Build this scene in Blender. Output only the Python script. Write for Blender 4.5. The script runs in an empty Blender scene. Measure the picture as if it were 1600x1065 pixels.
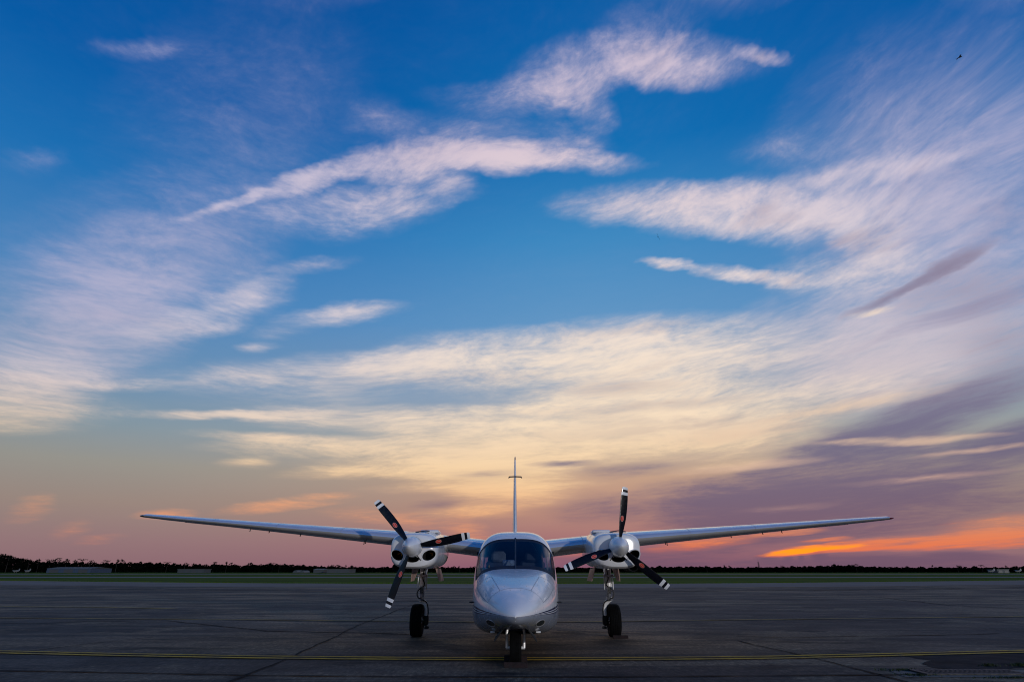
import bpy, bmesh, math, random
from mathutils import Vector, Matrix
R = math.radians
random.seed(7)
S = bpy.context.scene
COL = S.collection

# ------------------------------------------------------------------ camera
FPX, CX, CY = 950.0, 800.0, 532.5          # focal length and centre measured on the 1600 px wide photograph
CAM_H, PITCH, YAW = 1.235, R(20.70), R(0.30)
cam_data = bpy.data.cameras.new('camera')
cam = bpy.data.objects.new('camera', cam_data)
COL.objects.link(cam)
cam.location = (0, 0, CAM_H)
cam.rotation_euler = (math.pi / 2 + PITCH, 0, YAW)
cam_data.sensor_width = 36
cam_data.lens = 36 * FPX / 1600
cam_data.clip_end = 20000
S.camera = cam
ROT = Matrix.Rotation(YAW, 3, 'Z') @ Matrix.Rotation(math.pi / 2 + PITCH, 3, 'X')

def ray(px, py):
    return (ROT @ Vector(((px - CX) / FPX, -(py - CY) / FPX, -1))).normalized()
def at(px, py, D):
    d = ray(px, py); return Vector((0, 0, CAM_H)) + d * (D / d.y)
def gnd(px, py, z=0.0):
    d = ray(px, py); return Vector((0, 0, CAM_H)) + d * ((z - CAM_H) / d.z)
def azel(px, py):
    d = ray(px, py); return math.degrees(math.atan2(d.x, d.y)), math.degrees(math.asin(d.z))

def lin(c):
    return tuple((v / 12.92 if v <= .04045 else ((v + .055) / 1.055) ** 2.4) for v in [x / 255 for x in c])

# ------------------------------------------------------------------ node helper
class NT:
    def __init__(s, tree):
        s.t = tree; s.n = tree.nodes; s.l = tree.links
    def node(s, typ, **kw):
        n = s.n.new(typ)
        for k, v in kw.items(): setattr(n, k, v)
        return n
    def put(s, sock, v):
        if v is None: return
        if hasattr(v, 'is_output'): s.l.new(v, sock)
        else:
            if sock.type == 'RGBA' and len(v) == 3: v = (*v, 1)
            sock.default_value = v
    def m(s, op, a, b=None, c=None, clamp=False):
        n = s.node('ShaderNodeMath', operation=op, use_clamp=clamp)
        for i, v in enumerate((a, b, c)): s.put(n.inputs[i], v)
        return n.outputs[0]
    def v(s, op, a, b=None, scale=None):
        n = s.node('ShaderNodeVectorMath', operation=op)
        s.put(n.inputs[0], a); s.put(n.inputs[1], b)
        if scale is not None: s.put(n.inputs['Scale'], scale)
        return n.outputs['Value'] if op in ('DOT_PRODUCT', 'LENGTH') else n.outputs[0]
    def xyz(s, x, y, z):
        n = s.node('ShaderNodeCombineXYZ')
        for i, q in enumerate((x, y, z)): s.put(n.inputs[i], q)
        return n.outputs[0]
    def sep(s, v):
        n = s.node('ShaderNodeSeparateXYZ'); s.put(n.inputs[0], v); return n.outputs
    def noise(s, vec, scale, detail=4, rough=.55, dist=0.0, out=0):
        n = s.node('ShaderNodeTexNoise'); s.put(n.inputs['Vector'], vec)
        n.inputs['Scale'].default_value = scale; n.inputs['Detail'].default_value = detail
        n.inputs['Roughness'].default_value = rough; n.inputs['Distortion'].default_value = dist
        return n.outputs[out]
    def mapping(s, vec, loc=(0, 0, 0), rot=(0, 0, 0), sc=(1, 1, 1), typ='POINT'):
        n = s.node('ShaderNodeMapping', vector_type=typ); s.put(n.inputs[0], vec)
        n.inputs[1].default_value = loc; n.inputs[2].default_value = rot; n.inputs[3].default_value = sc
        return n.outputs[0]
    def rng(s, v, a, b, c=0.0, d=1.0, smooth=True):
        n = s.node('ShaderNodeMapRange', interpolation_type='SMOOTHSTEP' if smooth else 'LINEAR')
        for i, q in enumerate((v, a, b, c, d)): s.put(n.inputs[i], q)
        return n.outputs[0]
    def ramp(s, f, stops, interp='LINEAR'):
        n = s.node('ShaderNodeValToRGB'); s.put(n.inputs[0], f)
        e = n.color_ramp.elements; n.color_ramp.interpolation = interp
        while len(e) < len(stops): e.new(.5)
        for i, (p, c) in enumerate(stops): e[i].position = p; e[i].color = (*c, 1)
        return n.outputs[0]
    def mix(s, f, a, b, typ='MIX'):
        n = s.node('ShaderNodeMix', data_type='RGBA', blend_type=typ)
        s.put(n.inputs[0], f); s.put(n.inputs[6], a); s.put(n.inputs[7], b)
        return n.outputs[2]

# ------------------------------------------------------------------ sky
# One light: the lamp direction that throws the shadows seen on the cowls and inner wing.
FLOOD_AZ, FLOOD_EL = R(150), R(6.5)             # direction towards the light, azimuth clockwise from +Y (away from camera)
GLOW_AZ, GLOW_EL = 24.0, 0.5               # where the sun has just gone down

world = bpy.data.worlds.new('World'); S.world = world; world.use_nodes = True
def build_world():
    world.node_tree.nodes.clear()
    w = NT(world.node_tree)
    d = w.node('ShaderNodeTexCoord').outputs['Generated']
    x, y, z = w.sep(d)
    zc = w.m('MAXIMUM', z, 0.0)
    az = w.m('MULTIPLY', w.m('ARCTAN2', x, y), 180 / math.pi)
    el = w.m('MULTIPLY', w.m('ARCSINE', zc), 180 / math.pi)
    # cloud texture coordinates: wrapped round the horizon (no seam), stretched sideways, rising to the right in front
    sa, ca = w.m('SINE', w.m('ARCTAN2', x, y)), w.m('COSINE', w.m('ARCTAN2', x, y))
    vv = w.m('MULTIPLY', w.m('LOGARITHM', w.m('DIVIDE', w.m('ADD', el, 8.0), 8.0), math.e), 30.0)
    vs = w.m('SUBTRACT', vv, w.m('MULTIPLY_ADD', sa, 6.0, w.m('MULTIPLY', ca, -6.0)))
    p0 = w.xyz(w.m('MULTIPLY', sa, 3.6), w.m('MULTIPLY', ca, 3.6), w.m('MULTIPLY', vs, .13))
    warp = w.v('SUBTRACT', w.noise(p0, .8, 2, .5, out=1), (.5, .5, .5))
    p1 = w.v('ADD', p0, w.v('MULTIPLY', warp, (.9, .9, .55)))
    streak = w.noise(w.v('MULTIPLY', p1, (1, 1, 3.0)), 1.0, 7, .60)
    fine = w.noise(w.v('ADD', w.v('MULTIPLY', p1, (4.6, 4.6, 8.5)), (5.0, 3.0, 2.0)), 1.0, 6, .66)
    fib = w.noise(w.v('MULTIPLY', p1, (13.0, 13.0, 24.0)), 1.0, 4, .6)
    band = w.noise(w.v('ADD', w.v('MULTIPLY', p1, (.8, .8, 2.2)), (9.0, 1.0, 4.0)), 1.0, 5, .55)
    # perturbed angular coordinates for the cloud bodies
    uv = w.xyz(az, el, 0.0)
    amp = w.rng(el, 0.0, 35.0, .30, 1.0, False)
    n3 = w.v('SUBTRACT', w.noise(w.v('MULTIPLY', p0, (.8, .8, 1.3)), 1.0, 3, .55, out=1), (.5, .5, .5))
    n4 = w.v('SUBTRACT', w.noise(w.v('MULTIPLY', p0, (4.0, 4.0, 5.5)), 1.0, 3, .6, out=1), (.5, .5, .5))
    uvp = w.v('ADD', uv, w.v('MULTIPLY', w.v('SCALE', n3, scale=amp), (3.5, 1.4, 0)))
    uvp = w.v('ADD', uvp, w.v('MULTIPLY', w.v('SCALE', n4, scale=amp), (4.0, 1.3, 0)))
    def layer(strokes, grow=1.25):
        acc = None
        for (x1, y1, x2, y2, wd, wt) in strokes:
            a = Vector(azel(x1, y1)); b = Vector(azel(x2, y2)); c = (a + b) / 2
            mx, my = (x1 + x2) / 2, (y1 + y2) / 2
            L = math.hypot(x2 - x1, y2 - y1) or 1
            px, py = -(y2 - y1) / L * wd, (x2 - x1) / L * wd
            p1 = Vector(azel(mx + px, my + py)); p2 = Vector(azel(mx - px, my - py))
            hw = (p1 - p2).length / 2 * 1.5 * grow; hl = (b - a).length / 2 * grow + hw * .3
            mp = w.mapping(uvp, (c.x, c.y, 0), (0, 0, math.atan2(b.y - a.y, b.x - a.x)), (hl, hw, 1), 'TEXTURE')
            g = w.node('ShaderNodeTexGradient', gradient_type='SPHERICAL'); w.l.new(mp, g.inputs[0])
            acc = w.m('MULTIPLY', g.outputs['Fac'], wt) if acc is None else w.m('MULTIPLY_ADD', g.outputs['Fac'], wt, acc)
        return acc
    WHITE = [
        (690,152,1000,108,20,.55),(820,118,1000,90,34,.7),(960,95,1190,92,28,.75),(890,140,955,182,22,.55),(940,55,1090,48,34,.35),(1150,78,1232,92,10,.7),(980,112,1130,118,20,.5),(840,150,900,160,20,.35),
        (255,340,420,292,7,.9),(390,298,560,256,13,1.25),(530,258,730,238,20,1.35),(690,240,880,242,18,1.35),(850,248,1010,258,12,.7),(560,210,860,205,30,.45),(540,165,640,190,22,.25),(860,215,960,230,18,.3),
        (430,322,700,296,22,.65),(480,365,690,312,20,.5),(650,272,740,292,18,.5),(380,330,520,340,25,.3),
        (200,525,450,452,20,.95),(-80,625,140,590,42,.85),(150,78,310,80,14,.35),(15,250,100,250,18,.3),(430,420,555,410,9,.5),(330,450,450,440,20,.4),
        (430,497,620,480,11,.8),(365,541,432,540,7,.6),(380,517,480,510,11,.4),
        (420,582,700,562,20,1.0),(600,562,920,545,30,1.2),(850,548,1260,545,40,1.3),(240,590,460,578,18,.6),(70,601,300,600,7,.5),(-60,655,200,640,20,.5),(300,620,700,605,16,.35),(700,600,1100,605,26,.6),
        (215,647,520,645,6,1.0),(400,649,900,648,15,1.2),(850,652,1280,660,44,1.4),
        (300,676,560,686,6,.8),(330,697,700,690,10,.9),(600,690,1020,690,24,1.3),(340,722,430,720,7,.8),(480,716,900,722,16,1.2),(430,741,620,735,7,.8),(620,742,920,750,17,1.1),(700,770,900,772,14,.9),(560,765,760,760,6,.5),(650,800,820,797,9,.7),
        (880,322,1150,306,22,1.0),(1050,322,1420,322,33,1.2),(1250,282,1510,240,15,1.1),(1300,352,1430,402,26,.9),(1000,408,1090,416,6,.9),(1080,420,1260,440,9,.9),(1200,435,1460,420,24,.7),(1000,350,1250,345,16,.5),(1150,240,1300,225,20,.3),
        (1330,497,1400,478,5,.8),
        (1180,620,1500,590,22,.6),(1280,690,1560,680,8,.9),(1150,735,1300,720,10,.4),
        
    ]
    VEIL = [(60,405,430,330,68,.5),(0,505,330,405,68,.65),(-60,580,270,500,52,.95),(240,260,520,120,110,.22),(1180,540,1520,555,62,1.2),(1250,265,1660,120,105,.55),(1320,355,1680,250,115,.7),(1350,490,1680,400,105,.9),(1300,560,1660,490,66,.7),(1000,-60,1300,-120,60,.6),(300,-120,700,-180,80,.5),(1500,-100,1800,-200,90,.7),(-300,300,-100,200,90,.5),(-500,560,-150,600,80,.6),(1700,300,2100,200,120,.7),(120,480,420,400,30,.3),(1200,330,1500,330,50,.35),(1250,600,1640,560,50,.5)]
    DARK = [
        (1380,650,1660,560,24,.6),(1250,705,1500,660,10,.5),        (1190,732,1640,590,21,1.2),(1080,790,1640,690,32,1.2),(980,795,1260,775,30,1.0),(1060,830,1640,765,34,1.3),(1325,496,1450,436,6,1.0),(1420,450,1550,378,8,1.05),(1390,475,1640,420,30,.45),(1480,540,1640,520,35,.4),
        (880,742,1110,718,9,.5),(830,727,935,722,4,.8),(640,790,720,786,7,.5),(700,745,820,738,5,.3),(860,610,1100,600,9,.3),(900,640,1200,620,7,.3),
        (860,872,1220,884,17,1.0),(1180,880,1640,878,11,1.6),(1030,842,1260,815,18,.9),(860,800,1000,790,18,.6),(1440,862,1560,866,6,.9),(1500,720,1700,650,22,.8),(1224,872,1234,872,5,.9),(1246,871,1252,871,4,.9),(1268,869,1290,868,6,1.1),(1180,872,1210,872,4,.6),
    ]
    ORANGE = [
        (1185,868,1300,859,3.5,1.5),(1210,861,1330,850,3.2,1.4),(1290,859,1400,852,3.2,1.3),(1300,849,1450,840,3.6,1.2),(1380,857,1520,849,3.8,1.2),(1440,844,1660,828,5.5,1.2),(1500,853,1660,846,4,1.0),(1250,847,1330,840,2.2,.9),(1330,852,1660,836,9,.45),(1010,858,1190,838,7,.9),(1180,836,1290,826,4,.9),(1480,828,1660,812,12,.7),
        (350,797,545,775,7,.95),(215,805,305,800,6,.75),(15,805,75,782,13,.5),(85,832,135,820,10,.35),(520,800,720,822,9,.5),(700,815,760,840,14,.6),(870,862,960,850,10,.6),(120,845,190,838,6,.3),
    ]
    CORE = [(1180,868,1310,852,4,1.5),(1225,863,1275,860,3,1.0),(1280,856,1360,850,3,.6)]
    LIGHT = [(1260,694,1580,676,5,1.2),(1040,738,1300,714,6,.9),(1160,662,1500,604,8,1.0),(1400,718,1640,688,4,.7),(1000,690,1260,668,12,.8),(1300,760,1640,728,4,.5),(1330,499,1400,478,4,1.0),(1150,800,1330,786,4,.5)]
    W, V, D, O, C, L = layer(WHITE), layer(VEIL), layer(DARK), layer(ORANGE), layer(CORE, 1.0), layer(LIGHT, 1.1)
    # thin cirrus that goes on over the whole sky
    tex = w.m('ADD', w.m('MULTIPLY', w.m('SUBTRACT', streak, .5), 3.0), w.m('MULTIPLY_ADD', w.m('SUBTRACT', fine, .5), 2.7, w.m('MULTIPLY', w.m('SUBTRACT', fib, .5), 1.1)))
    def alpha(dens, k, g, cap, pw=1.35):      # optical depth -> opacity, fibres from the exponential of the texture
        od = w.m('MULTIPLY', w.m('POWER', dens, pw), w.m('EXPONENT', w.m('MULTIPLY', tex, g)))
        return w.m('MULTIPLY', w.m('SUBTRACT', 1.0, w.m('EXPONENT', w.m('MULTIPLY', od, -k))), cap)
    Wd = alpha(W, 1.75, 1.3, .95, 1.75)
    Vd = alpha(w.m('ADD', V, .03), 1.15, 1.0, .86, 1.4)
    Dd = alpha(D, 2.3, .95, .92, 1.6)
    Ld = alpha(L, 1.6, 1.2, .80, 1.5)
    Od = alpha(O, 1.9, 1.7, .90, 1.5)
    Cd = alpha(C, 2.2, 2.0, .95, 1.4)
    shade = w.m('MULTIPLY', w.rng(band, .46, .66, 0.0, .85), w.rng(az, 0.0, 34.0, .22, 1.0))
    f = w.m('DIVIDE', el, 90.0)
    def st(l): return [(e / 90, lin(c)) for e, c in l]
    cool = w.ramp(f, st([(0,(138,104,112)),(2.2,(146,118,120)),(5,(150,134,126)),(8,(146,146,140)),(11,(126,148,162)),(15,(100,142,180)),(22,(70,130,186)),(30,(26,110,178)),(38,(0,90,164)),(48,(0,78,152)),(65,(0,62,134)),(90,(0,54,120))]))
    warm = w.ramp(f, st([(0,(136,86,108)),(2.2,(160,108,114)),(5,(184,138,122)),(8,(196,160,136)),(11,(186,174,160)),(15,(150,164,182)),(22,(98,150,196)),(30,(60,136,192)),(38,(12,110,178)),(48,(0,94,166)),(65,(0,66,140)),(90,(0,56,124))]))
    a1 = w.m('DIVIDE', w.m('SUBTRACT', az, 9.0), 26.0)
    near = w.m('EXPONENT', w.m('MULTIPLY', w.m('MULTIPLY', a1, a1), -1.0))
    base = w.mix(near, cool, warm)
    cw_cool = w.ramp(f, st([(0,(196,130,118)),(5,(232,170,130)),(9,(236,206,172)),(14,(214,202,206)),(20,(184,184,212)),(30,(178,178,212)),(45,(170,170,206)),(90,(150,156,200))]))
    cw_warm = w.ramp(f, st([(0,(232,120,84)),(4,(246,178,122)),(8,(250,212,164)),(13,(252,226,194)),(19,(248,228,208)),(27,(240,222,216)),(38,(226,206,214)),(50,(206,192,214)),(90,(160,160,204))]))
    a2 = w.m('DIVIDE', w.m('SUBTRACT', az, 8.0), 34.0)
    near2 = w.m('EXPONENT', w.m('MULTIPLY', w.m('MULTIPLY', a2, a2), -1.0))
    cw = w.mix(near2, cw_cool, cw_warm)
    dk = w.ramp(f, st([(0,(108,82,104)),(4,(112,92,114)),(9,(108,102,130)),(14,(122,116,144)),(30,(150,138,160)),(90,(140,140,170))]))
    oc = w.ramp(f, st([(0,(226,96,70)),(1.8,(242,124,74)),(3.2,(228,142,100)),(6,(232,166,124)),(12,(240,190,150)),(90,(220,200,200))]))
    oc = w.mix(w.rng(az, -4.0, 14.0), w.mix(.35, oc, lin((222,162,128))), oc)
    cw = w.mix(shade, cw, w.mix(.30, dk, cw))
    col = w.mix(Vd, base, w.mix(.40, cw, lin((176,168,200))))
    col = w.mix(Wd, col, cw)
    col = w.mix(Dd, col, dk)
    lc = w.ramp(f, st([(0,(206,140,120)),(5,(204,160,146)),(10,(222,190,164)),(16,(238,214,190)),(30,(236,222,214)),(90,(200,200,210))]))
    col = w.mix(Ld, col, lc)
    col = w.mix(w.m('MULTIPLY', Od, .95), col, oc)
    col = w.mix(Cd, col, (1.25, .36, .012))
    sky = w.node('ShaderNodeTexSky', sky_type='NISHITA', sun_disc=False)
    sky.sun_elevation = R(GLOW_EL); sky.sun_rotation = R(GLOW_AZ); sky.dust_density = 1.5
    col = w.mix(1.0, col, w.v('SCALE', sky.outputs[0], scale=.0008), 'ADD')
    bg = w.node('ShaderNodeBackground'); w.put(bg.inputs[0], col); bg.inputs[1].default_value = 1.0
    o = w.node('ShaderNodeOutputWorld'); w.l.new(bg.outputs[0], o.inputs[0])
build_world()

floodlight_data = bpy.data.lights.new('floodlight', 'SUN'); floodlight = bpy.data.objects.new('floodlight', floodlight_data); COL.objects.link(floodlight)  # unseen floodlight from front right, separate from the setting sun
floodlight_data.energy = 1.15; floodlight_data.angle = R(1.0); floodlight_data.color = (1.0, .95, .92)
sd = Vector((math.sin(FLOOD_AZ) * math.cos(FLOOD_EL), math.cos(FLOOD_AZ) * math.cos(FLOOD_EL), math.sin(FLOOD_EL)))
floodlight.rotation_euler = sd.to_track_quat('Z', 'Y').to_euler()
floodlight.location = (8, -14, 12)

S.view_settings.view_transform = 'Standard'; S.view_settings.look = 'None'
S.cycles.max_bounces = 5; S.cycles.diffuse_bounces = 2; S.cycles.glossy_bounces = 3; S.cycles.transparent_max_bounces = 8
world.cycles.sampling_method = 'MANUAL'; world.cycles.sample_map_resolution = 512
S.cycles.filter_width = 1.05
S.view_settings.exposure = 0; S.view_settings.gamma = 1; S.view_settings.use_curve_mapping = False

# ------------------------------------------------------------------ materials
def mat(name, col, rough=.5, metal=0.0, coat=0.0, var=.12, scale=8.0, bump=0.0, bscale=60.0, stretch=(1, 1, 1), rvar=.1, col2=None):
    m = bpy.data.materials.new(name); m.use_nodes = True
    t = NT(m.node_tree); b = m.node_tree.nodes['Principled BSDF']
    co = t.mapping(t.node('ShaderNodeTexCoord').outputs['Object'], sc=stretch)
    n = t.noise(co, scale, 6, .6)
    c2 = col2 or tuple(v * (1 - var * 2) for v in col)
    c1 = col if col2 else tuple(min(1, v * (1 + var * .6)) for v in col)
    t.put(b.inputs['Base Color'], t.mix(t.rng(n, .3, .7), c2, c1))
    t.put(b.inputs['Roughness'], t.rng(t.noise(co, scale * 2.3, 5), .3, .7, max(.02, rough - rvar), min(1, rough + rvar)))
    b.inputs['Metallic'].default_value = metal; b.inputs['Coat Weight'].default_value = coat
    b.inputs['Coat Roughness'].default_value = .06
    if bump:
        bp = t.node('ShaderNodeBump'); bp.inputs['Strength'].default_value = bump; bp.inputs['Distance'].default_value = .01
        t.put(bp.inputs['Height'], t.noise(co, bscale, 6, .6)); t.put(b.inputs['Normal'], bp.outputs[0])
    m.diffuse_color = (*col[:3], 1)
    return m

M = {}
M['white'] = mat('white_paint', (.74, .745, .76), .24, 0, .6, .03, 3, rvar=.05)
M['wing'] = mat('silver_white_paint', (.82, .82, .83), .22, .6, .3, .04, 1.2, rvar=.05)
M['cowl'] = mat('cowl_white_paint', (.76, .76, .77), .22, .05, .6, .04, 4, rvar=.05)
M['black'] = mat('black_blade_paint', (.005, .006, .011), .34, 0, .1, .2, 9)
M['black'].node_tree.nodes['Principled BSDF'].inputs['Specular IOR Level'].default_value = .2
M['tipwhite'] = mat('white_tip_paint', (.8, .8, .8), .35, 0, 0, .05)
M['rubber'] = mat('tyre_rubber', (.0035, .0035, .004), .9, 0, 0, .25, 20, .3, 90)
M['rubber'].node_tree.nodes['Principled BSDF'].inputs['Specular IOR Level'].default_value = .15

M['near_black'] = mat('dark_cavity', (.008, .008, .009), .8)  # plain near-black for recess walls and dark fittings
M['seal'] = mat('window_seal', (.012, .016, .03), .5)
M['post'] = mat('windshield_post_paint', (.025, .034, .06), .5)
M['steel'] = mat('bare_steel', (.45, .46, .48), .3, .9, 0, .15, 20)
M['strut'] = mat('strut_white_enamel', (.82, .82, .83), .25, .1, .4, .06, 14)
M['hose'] = mat('black_hose', (.015, .015, .017), .45)
M['navy'] = mat('navy_paint', (.012, .02, .09), .3, 0, .3)
M['brass'] = mat('engine_baffle', (.25, .14, .025), .35, .7)
M['door_in'] = mat('gear_door_primer', (.62, .42, .36), .5, 0, 0, .15, 9)
M['cabin'] = mat('cabin_lining', (.05, .06, .085), .8, 0, 0, .2, 6)
M['seatm'] = mat('seat_leather', (.05, .055, .075), .6, 0, 0, .15, 10)
M['headrest'] = mat('seat_cover_cloth', (.24, .24, .26), .8, 0, 0, .15, 10)
M['panel'] = mat('instrument_panel_paint', (.05, .055, .07), .6)
M['dial'] = mat('dial_face', (.4, .42, .45), .2)
M['tan'] = mat('primed_grey', (.35, .35, .36), .5, .2)
M['seamline'] = mat('panel_gap', (.30, .31, .34), .6)
M['redlens'] = mat('red_lens', (.22, .008, .012), .12, 0, .6)
M['greenlens'] = mat('dark_green_lens', (.008, .03, .03), .12, 0, .6)
M['chock'] = mat('dark_red_painted_wood', (.016, .006, .006), .9, 0, 0, .35, 18, .3, 60)
M['lightglass'] = mat('lamp_lens', (.03, .04, .035), .10, 0, .3, .3, 30)
M['leaf'] = mat('pine_needles', (.0035, .005, .0035), .95, 0, 0, .4, .6)
M['leaf'].node_tree.nodes['Principled BSDF'].inputs['Specular IOR Level'].default_value = 0
M['bark'] = mat('pine_bark', (.02, .015, .012), .95, 0, 0, .3, 3)
M['bird'] = mat('dark_feathers', (.012, .013, .018), .8)
M['iron'] = mat('cast_iron', (.035, .034, .036), .6, .5, 0, .3, 12, .3, 50)
M['hang_w'] = mat('pale_metal_siding', (.045, .058, .068), .6, .1, 0, .12, .6, 0, 1, (6, 6, .2))
M['hang_b'] = mat('blue_metal_siding', (.035, .06, .11), .6, .1, 0, .12, .6, 0, 1, (6, 6, .2))
M['hang_roof'] = mat('dull_metal_roof', (.06, .065, .07), .6, .3)
M['hang_door'] = mat('hangar_door_paint', (.05, .055, .065), .5)
M['whitecar'] = mat('white_vehicle_paint', (.16, .17, .19), .5)
M['mast'] = mat('mast_steel', (.06, .04, .04), .6, .5)
M['weed'] = mat('weed_green', (.028, .045, .008), .8, 0, 0, .3, 20)

def fuselage_paint():
    m = M['white'].copy(); m.name = 'white_paint_with_navy_pinstripes'
    t = NT(m.node_tree); b = m.node_tree.nodes['Principled BSDF']
    src = b.inputs['Base Color'].links[0].from_socket
    x, y, z = t.sep(t.node('ShaderNodeTexCoord').outputs['Object'])
    k = t.rng(y, 0.0, 1.5, .12, 1.0)                       # stripes close up towards the nose tip
    h = t.m('DIVIDE', t.m('SUBTRACT', t.m('SUBTRACT', z, t.m('MULTIPLY', t.m('MINIMUM', y, 3.0), .036)), STRIPE_Z), k)
    f = None
    for a, bb in ((-.016, .014), (-.048, -.030), (-.076, -.062)):
        s = t.m('MULTIPLY', t.m('GREATER_THAN', h, a), t.m('LESS_THAN', h, bb))
        f = s if f is None else t.m('MAXIMUM', f, s)
    f = t.m('MULTIPLY', f, t.m('LESS_THAN', y, 8.2))
    low = t.m('LESS_THAN', h, -.076)
    t.put(b.inputs['Base Color'], t.mix(f, t.mix(low, src, (.25, .275, .33)), (.012, .018, .075)))
    return m
STRIPE_Z = .668
M['fus'] = fuselage_paint()

def blade_paint():
    m = M['black'].copy(); m.name = 'black_blade_paint_with_red_oval'
    t = NT(m.node_tree); b = m.node_tree.nodes['Principled BSDF']
    src = b.inputs['Base Color'].links[0].from_socket
    x, y, z = t.sep(t.node('ShaderNodeTexCoord').outputs['Object'])
    u = t.m('DIVIDE', x, .030); v = t.m('DIVIDE', t.m('SUBTRACT', z, .47), .050)
    r = t.m('SQRT', t.m('ADD', t.m('MULTIPLY', u, u), t.m('MULTIPLY', v, v)))
    front = t.m('LESS_THAN', y, .03)
    c = t.mix(t.m('LESS_THAN', r, 1.0), src, (.62, .30, .26))
    c = t.mix(t.m('LESS_THAN', r, .84), c, (.55, .035, .02))
    bar = t.m('MULTIPLY', t.m('LESS_THAN', t.m('ABSOLUTE', u), .13), t.m('LESS_THAN', r, .6))
    c = t.mix(bar, c, (.62, .34, .30))
    t.put(b.inputs['Base Color'], t.mix(front, src, c))
    return m
M['blade'] = blade_paint()

def glass(name, tint, refl=1.0, ior=1.65):
    m = bpy.data.materials.new(name); m.use_nodes = True
    t = NT(m.node_tree); m.node_tree.nodes.clear()
    tr = t.node('ShaderNodeBsdfTransparent'); tr.inputs[0].default_value = (*tint, 1)
    gl = t.node('ShaderNodeBsdfGlossy'); gl.inputs['Roughness'].default_value = .03; gl.inputs[0].default_value = (refl, refl, refl, 1)
    fr = t.node('ShaderNodeFresnel'); t.put(fr.inputs[0], t.rng(t.node('ShaderNodeNewGeometry').outputs['Backfacing'], 0.0, 1.0, ior, 1 / ior, False))   # thin pane: same reflection from both sides
    n = t.noise(t.node('ShaderNodeTexCoord').outputs['Object'], 2.5, 2)
    bp = t.node('ShaderNodeBump'); bp.inputs['Strength'].default_value = .05; bp.inputs['Distance'].default_value = .02
    t.put(bp.inputs['Height'], n); t.put(gl.inputs['Normal'], bp.outputs[0])
    ms = t.node('ShaderNodeMixShader'); t.put(ms.inputs[0], fr.outputs[0]); t.l.new(tr.outputs[0], ms.inputs[1]); t.l.new(gl.outputs[0], ms.inputs[2])
    o = t.node('ShaderNodeOutputMaterial'); t.l.new(ms.outputs[0], o.inputs[0])
    return m
M['glass'] = glass('windshield_glass', (.50, .60, .72))
M['sideglass'] = glass('side_window_glass', (.88, .90, .92), 1.0, 1.2)

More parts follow.
